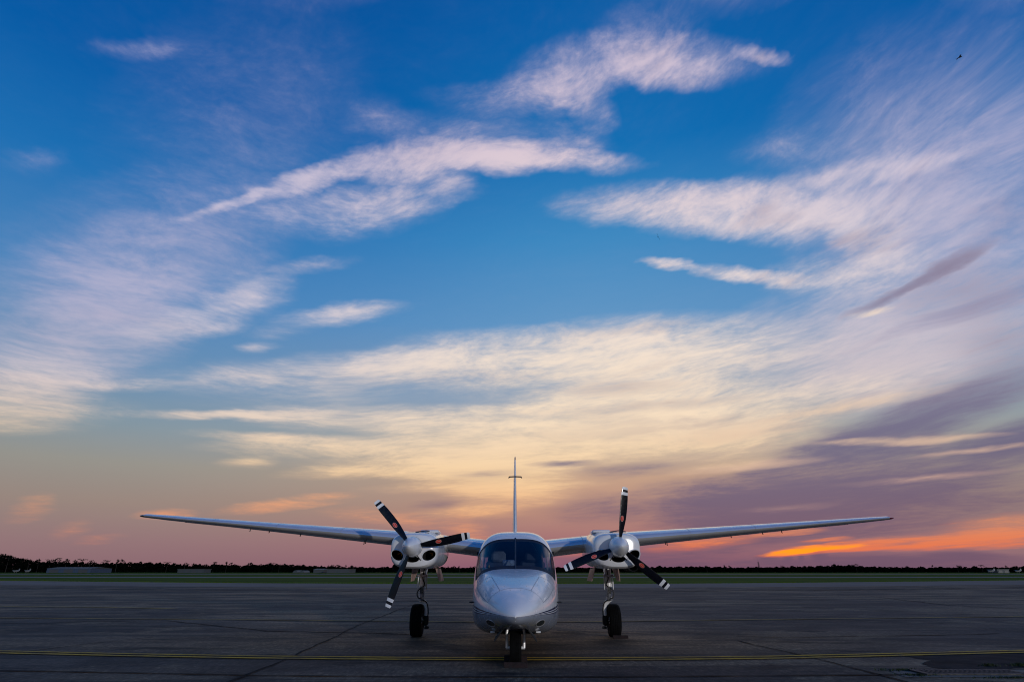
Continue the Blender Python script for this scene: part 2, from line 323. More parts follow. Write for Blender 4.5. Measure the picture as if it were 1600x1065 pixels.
# ------------------------------------------------------------------ mesh helper
class MB:
    def __init__(s): s.v = []; s.f = []; s.mi = []
    def add(s, verts, faces, mi=0):
        o = len(s.v); s.v += [tuple(p) for p in verts]
        s.f += [tuple(i + o for i in f) for f in faces]; s.mi += [mi] * len(faces); return s
    def box(s, c, d, rot=None, mi=0, ch=0.0):
        hx, hy, hz = d[0] / 2, d[1] / 2, d[2] / 2
        ch = min(ch, hx * .9, hy * .9, hz * .9)
        if ch <= 0:
            P = [Vector((a * hx, b * hy, e * hz)) for a in (-1, 1) for b in (-1, 1) for e in (-1, 1)]
            F = [(0,1,3,2),(4,6,7,5),(0,4,5,1),(2,3,7,6),(0,2,6,4),(1,5,7,3)]
        else:
            P = []; idx = {}
            for a in (-1, 1):
                for b in (-1, 1):
                    for e in (-1, 1):
                        for k in range(3):
                            q = [a * (hx - ch), b * (hy - ch), e * (hz - ch)]
                            q[k] = (a, b, e)[k] * (hx, hy, hz)[k]
                            idx[a, b, e, k] = len(P); P.append(Vector(q))
            F = []
            for k in range(3):
                i, j = [n for n in range(3) if n != k]
                for sg in (-1, 1):
                    def key(si, sj):
                        t = [0, 0, 0]; t[k] = sg; t[i] = si; t[j] = sj; return idx[(t[0], t[1], t[2], k)]
                    F.append((key(-1,-1), key(1,-1), key(1,1), key(-1,1)))
            for k in range(3):            # edges running along axis k
                i, j = [n for n in range(3) if n != k]
                for si in (-1, 1):
                    for sj in (-1, 1):
                        def key(sk, ax):
                            t = [0, 0, 0]; t[k] = sk; t[i] = si; t[j] = sj; return idx[(t[0], t[1], t[2], ax)]
                        F.append((key(-1, i), key(1, i), key(1, j), key(-1, j)))
            for a in (-1, 1):
                for b in (-1, 1):
                    for e in (-1, 1): F.append(tuple(idx[a, b, e, k] for k in range(3)))
        if rot: P = [rot @ p for p in P]
        return s.add([p + Vector(c) for p in P], F, mi)
    def loft(s, rings, cap0=True, cap1=True, mi=0, closed=True):
        n = len(rings[0]); V = [p for r in rings for p in r]; F = []
        for i in range(len(rings) - 1):
            for j in range(n if closed else n - 1):
                k = (j + 1) % n
                F.append((i*n+j, i*n+k, (i+1)*n+k, (i+1)*n+j))
        if cap0: F.append(tuple(range(n - 1, -1, -1)))
        if cap1: F.append(tuple((len(rings)-1)*n + j for j in range(n)))
        return s.add(V, F, mi)
    def tube(s, path, rad, n=10, mi=0, cap=True):
        P = [Vector(p) for p in path]
        if not hasattr(rad, '__len__'): rad = [rad] * len(P)
        rings = []; up = None
        for i, p in enumerate(P):
            t = (P[min(i+1, len(P)-1)] - P[max(i-1, 0)]).normalized()
            if up is None: up = Vector((0, 0, 1)) if abs(t.z) < .9 else Vector((1, 0, 0))
            a = t.cross(up).normalized(); b = a.cross(t).normalized(); up = b
            rings.append([p + (a * math.cos(2*math.pi*k/n) + b * math.sin(2*math.pi*k/n)) * rad[i] for k in range(n)])
        return s.loft(rings, cap, cap, mi)
    def lathe(s, prof, axis, origin, n=24, mi=0):
        """prof: (along, radius) pairs; axis 'X' or 'Y'"""
        rings = []
        for a, r in prof:
            ring = []
            for k in range(n):
                c, d = r * math.cos(2*math.pi*k/n), r * math.sin(2*math.pi*k/n)
                ring.append(Vector(origin) + (Vector((a, c, d)) if axis == 'X' else Vector((c, a, d))))
            rings.append(ring)
        return s.loft(rings, True, True, mi)
    def build(s, name, mats, parent=None, sharp=40, smooth=True, loc=None):
        me = bpy.data.meshes.new(name); me.from_pydata(s.v, [], s.f)
        for m in (mats if isinstance(mats, (list, tuple)) else [mats]): me.materials.append(M[m] if isinstance(m, str) else m)
        for p, k in zip(me.polygons, s.mi): p.material_index = k
        bm = bmesh.new(); bm.from_mesh(me); bmesh.ops.recalc_face_normals(bm, faces=bm.faces); bm.to_mesh(me); bm.free()
        if smooth:
            for p in me.polygons: p.use_smooth = True
            if sharp: me.set_sharp_from_angle(angle=R(sharp))
        return link(name, me, parent, loc)
def link(name, me, parent=None, loc=None):
    o = bpy.data.objects.new(name, me); COL.objects.link(o); o.parent = parent
    if loc is not None: o.location = loc
    return o
def tag(o, label=None, cat=None, group=None, kind=None):
    if label: o['label'] = label
    if cat: o['category'] = cat
    if group: o['group'] = group
    if kind: o['kind'] = kind
    return o
def empty(name, loc=(0, 0, 0)):
    return link(name, None, None, loc)
def copy_tree(o, parent=None):
    c = o.copy(); COL.objects.link(c); c.parent = parent
    for ch in list(o.children): copy_tree(ch, c)
    return c
def pchip(xs, ys, x):
    if x <= xs[0]: return ys[0]
    if x >= xs[-1]: return ys[-1]
    n = len(xs); h = [xs[i+1]-xs[i] for i in range(n-1)]; d = [(ys[i+1]-ys[i])/h[i] for i in range(n-1)]
    def sl(i):
        if i == 0: return d[0]
        if i == n-1: return d[-1]
        if d[i-1]*d[i] <= 0: return 0
        w1, w2 = 2*h[i]+h[i-1], h[i]+2*h[i-1]
        return (w1+w2)/(w1/d[i-1]+w2/d[i])
    for i in range(n-1):
        if x <= xs[i+1]:
            t = (x-xs[i])/h[i]; a, b = sl(i)*h[i], sl(i+1)*h[i]
            return (2*t**3-3*t*t+1)*ys[i]+(t**3-2*t*t+t)*a+(-2*t**3+3*t*t)*ys[i+1]+(t**3-t*t)*b

# ------------------------------------------------------------------ ground
def sheet(name, pts, z, m, cuts=None):
    b = MB(); b.add([(p[0], p[1], z) for p in pts], [tuple(range(len(pts)))])
    return tag(b.build(name, m, smooth=False), kind='structure')

def ground_mats():
    m = bpy.data.materials.new('weathered_apron_asphalt'); m.use_nodes = True
    t = NT(m.node_tree); b = m.node_tree.nodes['Principled BSDF']
    co = t.node('ShaderNodeTexCoord').outputs['Object']
    big = t.noise(t.mapping(co, sc=(.06, .10, 1)), 1.0, 4, .55, .4)
    strk = t.noise(t.mapping(co, sc=(.10, .9, 1)), 1.0, 7, .62, .6)
    blot = t.noise(co, .55, 8, .65, .3)
    grit = t.noise(t.mapping(co, sc=(1, .32, 1)), 16.0, 6, .8)
    c = t.mix(t.rng(big, .40, .60), (.074, .058, .048), (.27, .172, .098))
    c = t.mix(t.m('MULTIPLY', t.rng(strk, .48, .58), .8), c, (.030, .027, .027))
    c = t.mix(t.m('MULTIPLY', t.rng(blot, .50, .64), .6), c, (.30, .20, .120))
    c = t.mix(t.m('MULTIPLY', t.rng(t.noise(t.mapping(co, loc=(3, 8, 0), sc=(.22, .40, 1)), 1.0, 6, .62, .5), .50, .58), .55), c, (.034, .029, .027))
    c = t.mix(t.m('MULTIPLY', t.rng(t.noise(t.mapping(co, loc=(7, 3, 0), sc=(.5, 1.1, 1)), 1.0, 8, .7), .56, .66), .85), c, (.018, .016, .016))
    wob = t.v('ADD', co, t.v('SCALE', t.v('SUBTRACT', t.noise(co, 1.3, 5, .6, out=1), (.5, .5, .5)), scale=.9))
    st = None                                             # oil drips and scuffs; slanted streaks inward of the main wheels are painted shadow
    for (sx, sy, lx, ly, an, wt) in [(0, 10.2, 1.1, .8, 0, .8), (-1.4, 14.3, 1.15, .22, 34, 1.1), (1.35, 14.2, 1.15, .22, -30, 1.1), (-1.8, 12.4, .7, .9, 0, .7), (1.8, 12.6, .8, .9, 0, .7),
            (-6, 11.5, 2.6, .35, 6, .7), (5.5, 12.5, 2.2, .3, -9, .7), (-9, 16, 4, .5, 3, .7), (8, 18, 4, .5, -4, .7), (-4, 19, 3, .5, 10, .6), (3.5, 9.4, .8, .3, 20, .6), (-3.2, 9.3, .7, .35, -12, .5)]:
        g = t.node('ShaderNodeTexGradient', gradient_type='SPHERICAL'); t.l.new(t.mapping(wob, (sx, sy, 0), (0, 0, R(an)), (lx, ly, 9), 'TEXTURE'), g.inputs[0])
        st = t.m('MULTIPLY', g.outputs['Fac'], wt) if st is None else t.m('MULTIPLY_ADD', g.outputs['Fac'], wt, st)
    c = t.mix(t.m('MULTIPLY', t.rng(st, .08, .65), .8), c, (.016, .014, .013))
    c = t.mix(1.0, c, t.ramp(t.rng(grit, .3, .7), [(0, (.55,)*3), (.6, (1.0,)*3), (1, (1.75,)*3)]), 'MULTIPLY')
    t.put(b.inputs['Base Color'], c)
    t.put(b.inputs['Roughness'], t.rng(blot, .3, .7, .7, .92))
    b.inputs['Specular IOR Level'].default_value = .15
    bp = t.node('ShaderNodeBump'); bp.inputs['Strength'].default_value = .45; bp.inputs['Distance'].default_value = .012
    t.put(bp.inputs['Height'], t.m('ADD', grit, t.m('MULTIPLY', blot, 1.5))); t.put(b.inputs['Normal'], bp.outputs[0])
    M['apron'] = m
    m = bpy.data.materials.new('mown_airfield_grass'); m.use_nodes = True
    t = NT(m.node_tree); b = m.node_tree.nodes['Principled BSDF']
    co = t.node('ShaderNodeTexCoord').outputs['Object']
    n1 = t.noise(t.mapping(co, sc=(.02, .09, 1)), 1.0, 6, .6); n2 = t.noise(t.mapping(co, sc=(1.5, .5, 1)), 1.0, 6, .7)
    c = t.mix(t.rng(n1, .35, .65), (.028, .066, .0015), (.060, .108, .002))
    c = t.mix(t.m('MULTIPLY', t.rng(n2, .45, .7), .5), c, (.085, .12, .004))
    t.put(b.inputs['Base Color'], c); b.inputs['Roughness'].default_value = .95; b.inputs['Specular IOR Level'].default_value = .05
    bp = t.node('ShaderNodeBump'); bp.inputs['Strength'].default_value = .6; bp.inputs['Distance'].default_value = .08
    t.put(bp.inputs['Height'], n2); t.put(b.inputs['Normal'], bp.outputs[0])
    M['grass'] = m
    M['pale'] = mat('pale_concrete', (.15, .118, .094), .9, 0, 0, .25, .6, 0, 1, (.15, 1, 1))
    M['taxi'] = mat('taxiway_concrete', (.105, .105, .095), .9, 0, 0, .1, .2, 0, 1, (.1, 1, 1))
    M['rwy'] = mat('distant_runway_asphalt', (.07, .075, .06), .9, 0, 0, .1, .2, 0, 1, (.1, 1, 1))
    M['tar'] = mat('tar_seam', (.010, .010, .011), .85, 0, 0, .25, 6)
    M['wet'] = mat('fresh_dark_asphalt', (.014, .015, .018), .9, 0, 0, .25, 1.2, .3, 60)
    for k in ('tar', 'wet'): M[k].node_tree.nodes['Principled BSDF'].inputs['Specular IOR Level'].default_value = .12
    y = mat('worn_yellow_paint', (.72, .36, .004), .85)
    t = NT(y.node_tree); b = y.node_tree.nodes['Principled BSDF']
    co = t.node('ShaderNodeTexCoord').outputs['Object']
    src = b.inputs['Base Color'].links[0].from_socket
    wear = t.rng(t.noise(t.mapping(co, sc=(1, 2.2, 1)), 1.6, 9, .74), .45, .58)
    t.put(b.inputs['Base Color'], t.mix(t.m('MULTIPLY', wear, .62), src, (.085, .07, .052)))
    M['yellow'] = y
    y2 = y.copy(); y2.name = 'faded_yellow_paint'
    t = NT(y2.node_tree); b = y2.node_tree.nodes['Principled BSDF']
    src = b.inputs['Base Color'].links[0].from_socket
    t.put(b.inputs['Base Color'], t.mix(.45, src, (.09, .085, .07)))
    M['yellow_faded'] = y2
ground_mats()

tag(MB().add([(-9000, -500, -.03), (9000, -500, -.03), (9000, 9000, -.03), (-9000, 9000, -.03)], [(0, 1, 2, 3)]).build('ground', 'grass', smooth=False), kind='structure')
# apron edge, gently bowed as in the photograph
edge = [gnd(px, py) for px, py in ((0, 906.5), (200, 908.7), (400, 910.5), (740, 912), (1000, 911.5), (1200, 910.2), (1420, 908), (1600, 906))]
eL, eR = edge[0], edge[-1]
sL = (edge[0] - edge[1]).normalized(); sR = (edge[-1] - edge[-2]).normalized()
far = [eL + sL * 260] + edge + [eR + sR * 260]
def strip_between(name, a, b, z, m):
    v = [(p[0], p[1], z) for p in a] + [(p[0], p[1], z) for p in b]; n = len(a)
    return tag(MB().add(v, [(i, i+1, n+i+1, n+i) for i in range(n-1)]).build(name, m, smooth=False), kind='structure')
near = [Vector((p.x, -60, 0)) for p in far]
mid = [Vector((p.x, p.y * .78, 0)) for p in far]
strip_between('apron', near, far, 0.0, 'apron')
# skirt so that the apron is a slab with a real edge
MBs = MB()
for i in range(len(far) - 1):
    a, b = far[i], far[i+1]
    MBs.add([(a.x, a.y + .003, -.001), (b.x, b.y + .003, -.001), (b.x, b.y + .003, -.09), (a.x, a.y + .003, -.09)], [(0, 1, 2, 3)])
tag(MBs.build('apron_edge', 'tar', smooth=False), kind='structure')
strip_between('apron_shoulder', mid, [Vector((p.x, p.y - .05, 0)) for p in far], .004, 'pale')
sheet('taxiway', [(-1500, 128), (60, 128), (75, 133), (1500, 150), (1500, 158), (60, 150), (-1500, 150)], -.02, 'taxi')
sheet('runway', [(-2500, 250), (2500, 250), (2500, 290), (-2500, 290)], -.02, 'rwy')

def ribbon(name, pts, w, z, m, jit=0.0, step=.35, wj=0.0, seed=1):
    rnd = random.Random(seed); P = []
    for a, b in zip(pts[:-1], pts[1:]):
        a, b = Vector(a), Vector(b); k = max(1, int((b - a).length / step))
        P += [a.lerp(b, i / k) for i in range(k)]
    P.append(Vector(pts[-1])); V = []; off = 0
    for i, p in enumerate(P):
        t = (P[min(i+1, len(P)-1)] - P[max(i-1, 0)]).normalized(); n = Vector((-t.y, t.x, 0))
        off = off * .8 + rnd.uniform(-jit, jit); h = w / 2 * (1 + rnd.uniform(-wj, wj))
        V += [p + n * (off + h), p + n * (off - h)]
    V = [(p.x, p.y, z) for p in V]
    return tag(MB().add(V, [(2*i, 2*i+1, 2*i+3, 2*i+2) for i in range(len(P)-1)]).build(name, m, smooth=False), kind='structure')
def ext(pts, k=14):
    return [pts[0] + (pts[0] - pts[1]).normalized() * k] + pts + [pts[-1] + (pts[-1] - pts[-2]).normalized() * k]
G = lambda l: [gnd(*p) for p in l]
line1 = ext(G([(0, 1018.5), (200, 1023), (400, 1026.5), (600, 1028.5), (800, 1029.5), (1000, 1029), (1200, 1027), (1400, 1022.5), (1600, 1017.5)]))
off = Vector((0, .115, 0))
ribbon('yellow_line', [p + off for p in line1], .10, .012, 'yellow', 0, .5)
ribbon('yellow_line', [p - off for p in line1], .12, .012, 'yellow', 0, .5)
ribbon('tar_seam', line1, .07, .008, 'tar', .004, .4, .5, 3)
line2 = ext(G([(0, 965), (400, 968), (740, 971.5), (880, 971.5), (1200, 967.5), (1600, 963)]))
ribbon('yellow_line', line2, .16, .012, 'yellow_faded', 0, .6)
line3 = G([(-200, 944), (0, 947), (150, 948), (275, 950.5)])
ribbon('yellow_line', line3, .3, .012, 'yellow_faded', .01, .6, .3)
for i, (l, w, j) in enumerate([
        ([(-60, 1046), (0, 1047.5), (200, 1051), (400, 1055), (700, 1057), (1000, 1057), (1300, 1055), (1440, 1053), (1700, 1049)], .055, .010),
        ([(330, 1075), (395, 1050), (460, 1024), (515, 998), (565, 975), (610, 957), (650, 943)], .045, .022),
        ([(1150, 1000), (1210, 1014), (1262, 1026), (1340, 1046), (1420, 1068)], .04, .022),
        ([(-80, 1030), (30, 1019), (130, 1006), (240, 995)], .035, .03),
        ([(-100, 919), (0, 918), (200, 920), (400, 922), (700, 924), (1000, 924), (1300, 921), (1600, 917), (1700, 916)], .35, .02),
        ([(-60, 975), (60, 973), (150, 970), (260, 969), (420, 985), (640, 990)], .07, .04),
        ([(1150, 994), (1260, 995), (1420, 993), (1560, 989)], .05, .03),
        ([(870, 985), (930, 987), (1010, 990)], .05, .03),
        ([(1270, 922), (1500, 920), (1620, 918)], .25, .04),
        ([(1290, 929), (1360, 931), (1480, 945), (1600, 951)], .08, .05),
        ([(560, 940), (700, 938), (900, 939), (1100, 937)], .09, .06)]):
    ribbon('tar_seam', G(l), w, .008, 'tar', j, .3, .5, 20 + i)
# dark asphalt patch by the drain
rp = random.Random(5)
pp = [(1412, 1024), (1500, 1021.5), (1620, 1017), (1720, 1014), (1720, 1034), (1600, 1042), (1560, 1045), (1500, 1046), (1462, 1043), (1440, 1036), (1455, 1031), (1430, 1028)]
pts = []
for a, b in zip(pp, pp[1:] + pp[:1]):
    for k in range(5):
        q = gnd(a[0] + (b[0]-a[0])*k/5, a[1] + (b[1]-a[1])*k/5); pts.append((q.x + rp.uniform(-.04, .04), q.y + rp.uniform(-.03, .03)))
sheet('asphalt_patch', pts, .004, 'wet')

# ------------------------------------------------------------------ airplane
plane = empty('airplane', (0, 8.75, 0))
tag(plane, 'white high-wing twin-propeller airplane parked on the apron, facing forward', 'airplane')
Y0 = 8.75
# station: zbot, zwidest, ztop, halfwidth, n upper, n lower, rake
ST = [
 (0.00, .655, .670, .685, .012, 2.0, 2.0, 0.0),
 (0.05, .600, .672, .745, .085, 2.0, 2.0, 0.0),
 (0.20, .545, .680, .845, .205, 2.0, 2.0, .01),
 (0.50, .475, .695, .970, .365, 2.1, 2.3, .05),
 (0.90, .395, .715, 1.085, .525, 2.3, 2.8, .10),
 (1.40, .325, .735, 1.190, .655, 2.8, 3.9, .22),
 (1.85, .315, .750, 1.265, .712, 3.4, 4.4, .36),
 (1.855, .315, .750, 1.266, .712, 3.4, 4.4, .36),
 (2.20, .310, .760, 1.545, .725, 3.5, 4.4, .28),
 (2.52, .330, .765, 1.765, .725, 3.6, 4.4, .20),
 (2.53, .330, .765, 1.772, .725, 3.6, 4.4, .20),
 (2.75, .330, .770, 1.865, .725, 3.6, 4.4, .10),
 (3.10, .330, .775, 1.915, .722, 3.6, 4.4, 0.0),
 (3.80, .330, .780, 1.945, .700, 3.6, 4.4, 0.0),
 (5.40, .350, .790, 1.950, .620, 3.6, 4.4, 0.0),
 (6.60, .440, .860, 1.880, .500, 3.2, 2.8, 0.0),
 (8.00, .640, 1.02, 1.730, .400, 2.6, 2.5, 0.0),
 (9.40, .900, 1.20, 1.600, .220, 2.2, 2.2, 0.0),
 (10.6, 1.15, 1.32, 1.500, .070, 2.0, 2.0, 0.0),
]
SEG = [ST[:7], ST[7:10], ST[10:]]
def station(s):
    for seg in SEG:
        if s <= seg[-1][0] + 1e-9 or seg is SEG[-1]:
            xs = [r[0] for r in seg]
            return [pchip(xs, [r[k] for r in seg], s) for k in range(1, 8)]
def fus(s, ph, off=0.0):
    """point on the fuselage skin; ph in degrees from the top, positive to the right of the picture"""
    zb, zw, zt, hw, nu, nl, rk = station(s)
    a = R(ph); sn, cs = math.sin(a), math.cos(a)
    n = nu if cs >= 0 else nl
    xx = (hw - off) * math.copysign(abs(sn) ** (2/n), sn)
    zz = zw + ((zt - zw - off) if cs >= 0 else -(zw - zb - off)) * abs(cs) ** (2/n) * (1)
    yy = s + rk * (sn*sn if cs >= 0 else 1.0)
    return Vector((xx, yy, zz))
PH = [-180 + 2.5 * i for i in range(145)]
SS = [0, .008, .02, .05, .09, .14, .2, .27, .34, .42, .5, .6, .7, .8, .9, 1.0, 1.12, 1.25, 1.4, 1.55, 1.7, 1.85,
      1.855, 1.93, 2.0, 2.1, 2.2, 2.3, 2.4, 2.46, 2.52, 2.53, 2.6, 2.68, 2.75, 2.85, 2.95, 3.1, 3.25, 3.4, 3.55, 3.65, 3.75, 3.95, 4.15, 4.35, 4.45, 4.6, 4.8, 5.0, 5.2, 5.3, 5.5, 5.9, 6.3, 6.6, 7.0, 7.5, 8.0, 8.5, 9.0, 9.4, 10.0, 10.6]
SIDEW = [(2.95, 3.55), (3.75, 4.45), (4.6, 5.3)]
def region(i, ph):
    s = (SS[i] + SS[i+1]) / 2; a = abs(ph)
    if 1.855 <= s <= 2.52 and a < 62.5: return 'wl' if ph < 0 else 'wr'
    for k, (a0, a1) in enumerate(SIDEW):
        if a0 < s < a1 and 60 < a < 80: return ('s%d' % k) + ('l' if ph < 0 else 'r')
    if .42 < s < 1.12 and a > 160: return 'well'
    return 'skin'
groups = {}
for i in range(len(SS) - 1):
    for j in range(144):
        groups.setdefault(region(i, (PH[j] + PH[j+1]) / 2), []).append((i, j))
def surf_mesh(faces, off=0.0, border=None):
    b = MB(); idx = {}
    def vid(i, j):
        j = j % 144
        if (i, j) not in idx: idx[i, j] = len(b.v); b.v.append(tuple(fus(SS[i], PH[j], off)))
        return idx[i, j]
    for i, j in faces:
        b.f.append((vid(i, j), vid(i, j+1), vid(i+1, j+1), vid(i+1, j)))
        b.mi.append(1 if border and border(i, j) else 0)
    return b
fuse = surf_mesh(groups['skin'] + groups.get('post', []))
fuselage = fuse.build('fuselage', 'fus', plane, 50)
MB().lathe([(-.006, .004), (-.003, .012), (.004, .02), (.03, .055)], 'Y', (0, .004, .67), 16).build('nose_cap', 'white', fuselage)
# inner lining
lin_faces = [(i, j) for (i, j) in groups['skin'] if 1.85 < (SS[i]+SS[i+1])/2 < 6.0]
surf_mesh(lin_faces, .012).build('cabin_lining', 'cabin', fuselage)
bk = MB(); bk.add([fus(5.9, p, .03) for p in PH[:-1]], [tuple(range(144))]); bk.build('rear_bulkhead', 'cabin', fuselage)
fw = MB(); fw.add([fus(1.75, p, .04) for p in PH[:-1]], [tuple(range(144))]); fw.build('firewall', 'cabin', fuselage)
def wborder(i, j):
    ph = abs((PH[j] + PH[j+1]) / 2); s = (SS[i]+SS[i+1])/2
    return s < 1.93 or s > 2.46 or ph > 60
for k in ('wl', 'wr'):
    surf_mesh(groups[k], .006, wborder).build('windshield', ['glass', 'seal'], fuselage)
for k in sorted(groups):
    if k[0] == 's' and k[1].isdigit(): surf_mesh(groups[k], .008).build('side_window', 'sideglass', fuselage)
pm = MB(); pm.tube([fus(s, 0, .004) + Vector((0, 0, .004)) for s in (1.84, 1.95, 2.1, 2.3, 2.45, 2.54)], .014, 8); pm.build('windshield_post', 'post', fuselage)
# wheel well box in the nose
wb = MB()
V = [(-.15, .42, .52), (.15, .42, .52), (.15, 1.12, .44), (-.15, 1.12, .44), (-.15, .42, .72), (.15, .42, .72), (.15, 1.12, .78), (-.15, 1.12, .78)]
wb.add(V, [(4, 5, 6, 7), (0, 1, 5, 4), (1, 2, 6, 5), (2, 3, 7, 6), (3, 0, 4, 7)]); wb.build('wheel_well', 'near_black', fuselage)
# landing lights: glazed discs let into the lower nose
def surf_patch(s0, ph0, ru, rv, lift, n=24):
    """disc lying on the skin; ru along station, rv in degrees of phi"""
    rings = []
    for rr, lf in ((1.0, .0), (.93, lift), (.85, lift), (.80, lift * .3), (.45, lift * .15), (.05, lift * .1)):
        rg = []
        for k in range(n):
            a = 2 * math.pi * k / n; s = s0 + ru * rr * math.cos(a); ph = ph0 + rv * rr * math.sin(a)
            p = fus(s, ph); e = .01
            nn = (fus(s + e, ph) - p).cross(fus(s, ph + .5) - p).normalized()
            if nn.x * p.x + nn.z * (p.z - .7) - nn.y * .4 < 0: nn = -nn
            rg.append(p + nn * (lf + .001))
        rings.append(rg)
    return rings
for sg in (-1, 1):
    b = MB(); rg = surf_patch(.60, sg * 124, .15, 14, .006)
    b.loft(rg[:4], False, False, 1); b.loft(rg[3:], False, True, 0); b.build('landing_light', ['lightglass', 'tan'], fuselage)
    p = fus(1.42, sg * 88)
    MB().box((p.x + sg * .02, p.y, p.z), (.09, .10, .018), None, 0, .005).build('air_scoop', 'near_black', fuselage)
    p = fus(2.72, sg * 58)
    MB().lathe([(-.035, .004), (-.03, .022), (.02, .028), (.05, .012)], 'Y', (p.x + sg*.012, p.y, p.z), 10).build('air_vent', 'near_black', fuselage)
# panel seams, fasteners and a hatch on the nose
def seam(pts, w=.007, m='seamline', name='panel_seam'):
    V = []; n = len(pts)
    for i, (s, ph) in enumerate(pts):
        p = fus(s, ph); q = fus(*pts[min(i+1, n-1)]) - fus(*pts[max(i-1, 0)]); e = .01
        nn = (fus(s + e, ph) - p).cross(fus(s, ph + .5) - p).normalized()
        if nn.z < 0 and abs(ph) < 80: nn = -nn
        if abs(ph) >= 80 and nn.x * p.x < 0: nn = -nn
        t = q.normalized().cross(nn).normalized() * w / 2
        V += [p + t + nn * .0015, p - t + nn * .0015]
    MB().add(V, [(2*i, 2*i+1, 2*i+3, 2*i+2) for i in range(n-1)]).build(name, m, fuselage)
for sg in (-1, 1):
    seam([(.62 + .05*i, sg * (70 - i * .5)) for i in range(16)])
    seam([(1.4, sg * (28 + 3 * i)) for i in range(12)])
    seam([(.62 + .052 * i, sg * (30 - .2 * i)) for i in range(16)])
seam([(.62, -70 + 5 * i) for i in range(29)])
rb = MB()
for sg in (-1, 1):
    for (s, ph) in [(.75, 18), (.95, 34), (1.1, 12), (1.25, 40), (.68, 45), (1.5, 25), (.55, 10), (1.35, 52), (1.0, 58), (1.62, 45)]:
        p = fus(s, sg * ph); rb.lathe([(-.002, .007), (.002, .006)], 'Y', (p.x, p.y, p.z), 6)
tag(rb.build('panel_fasteners', 'tan', fuselage), kind='stuff')
# tail cone end cap, roof antenna
MB().tube([(0, 4.3, 1.94), (0, 4.36, 2.06), (0, 4.42, 2.10)], [.02, .012, .006], 8).build('blade_antenna', 'white', fuselage)
# cockpit
MB().box((0, 2.30, 1.10), (1.18, .34, .05), Matrix.Rotation(R(-6), 3, 'X'), 0, .02).build('glareshield', 'panel', fuselage)
ip = MB().box((0, 2.47, .92), (1.14, .06, .38), None, 0, .01)
ip.build('instrument_panel', 'panel', fuselage)
MB().box((-.115, 2.35, 1.34), (.21, .10, .15), None, 0, .02).build('radio_stack', 'tan', fuselage)
for dx, dz in [(-.05, .035), (.05, .035), (-.05, -.035), (.05, -.035)]:
    MB().lathe([(-.012, .026), (-.004, .03), (.004, .03)], 'Y', (-.115 + dx, 2.298, 1.34 + dz), 12).build('dial', 'dial', fuselage)
for sg in (-1, 1):
    s_ = MB().box((sg * .31, 3.15, .95), (.46, .14, .95), Matrix.Rotation(R(-8), 3, 'X'), 0, .05)
    s_.box((sg * .31, 2.92, .62), (.46, .48, .16), None, 0, .05); s_.build('seat', 'seatm', fuselage)
    MB().box((sg * .31, 3.10, 1.48), (.27, .10, .19), None, 0, .045).build('headrest', 'headrest' if sg < 0 else 'seatm', fuselage)
    y_ = MB().tube([(sg * .31 - .15, 2.66, 1.12), (sg * .31 - .13, 2.64, 1.0), (sg * .31, 2.63, .97), (sg * .31 + .13, 2.64, 1.0), (sg * .31 + .15, 2.66, 1.12)], .014, 8)
    y_.tube([(sg * .31, 2.63, .97), (sg * .31, 2.48, .95)], .016, 8); y_.build('control_yoke', 'near_black', fuselage)
sv = MB(); sv.box((-.33, 2.28, 1.22), (.40, .02, .11), Matrix.Rotation(R(4), 3, 'Y'), 0, .008); sv.build('sun_shade_sheet', 'headrest', fuselage)
MB().box((.33, 2.27, 1.17), (.34, .03, .03), None, 0, .008).build('chart_clip', 'tan', fuselage)

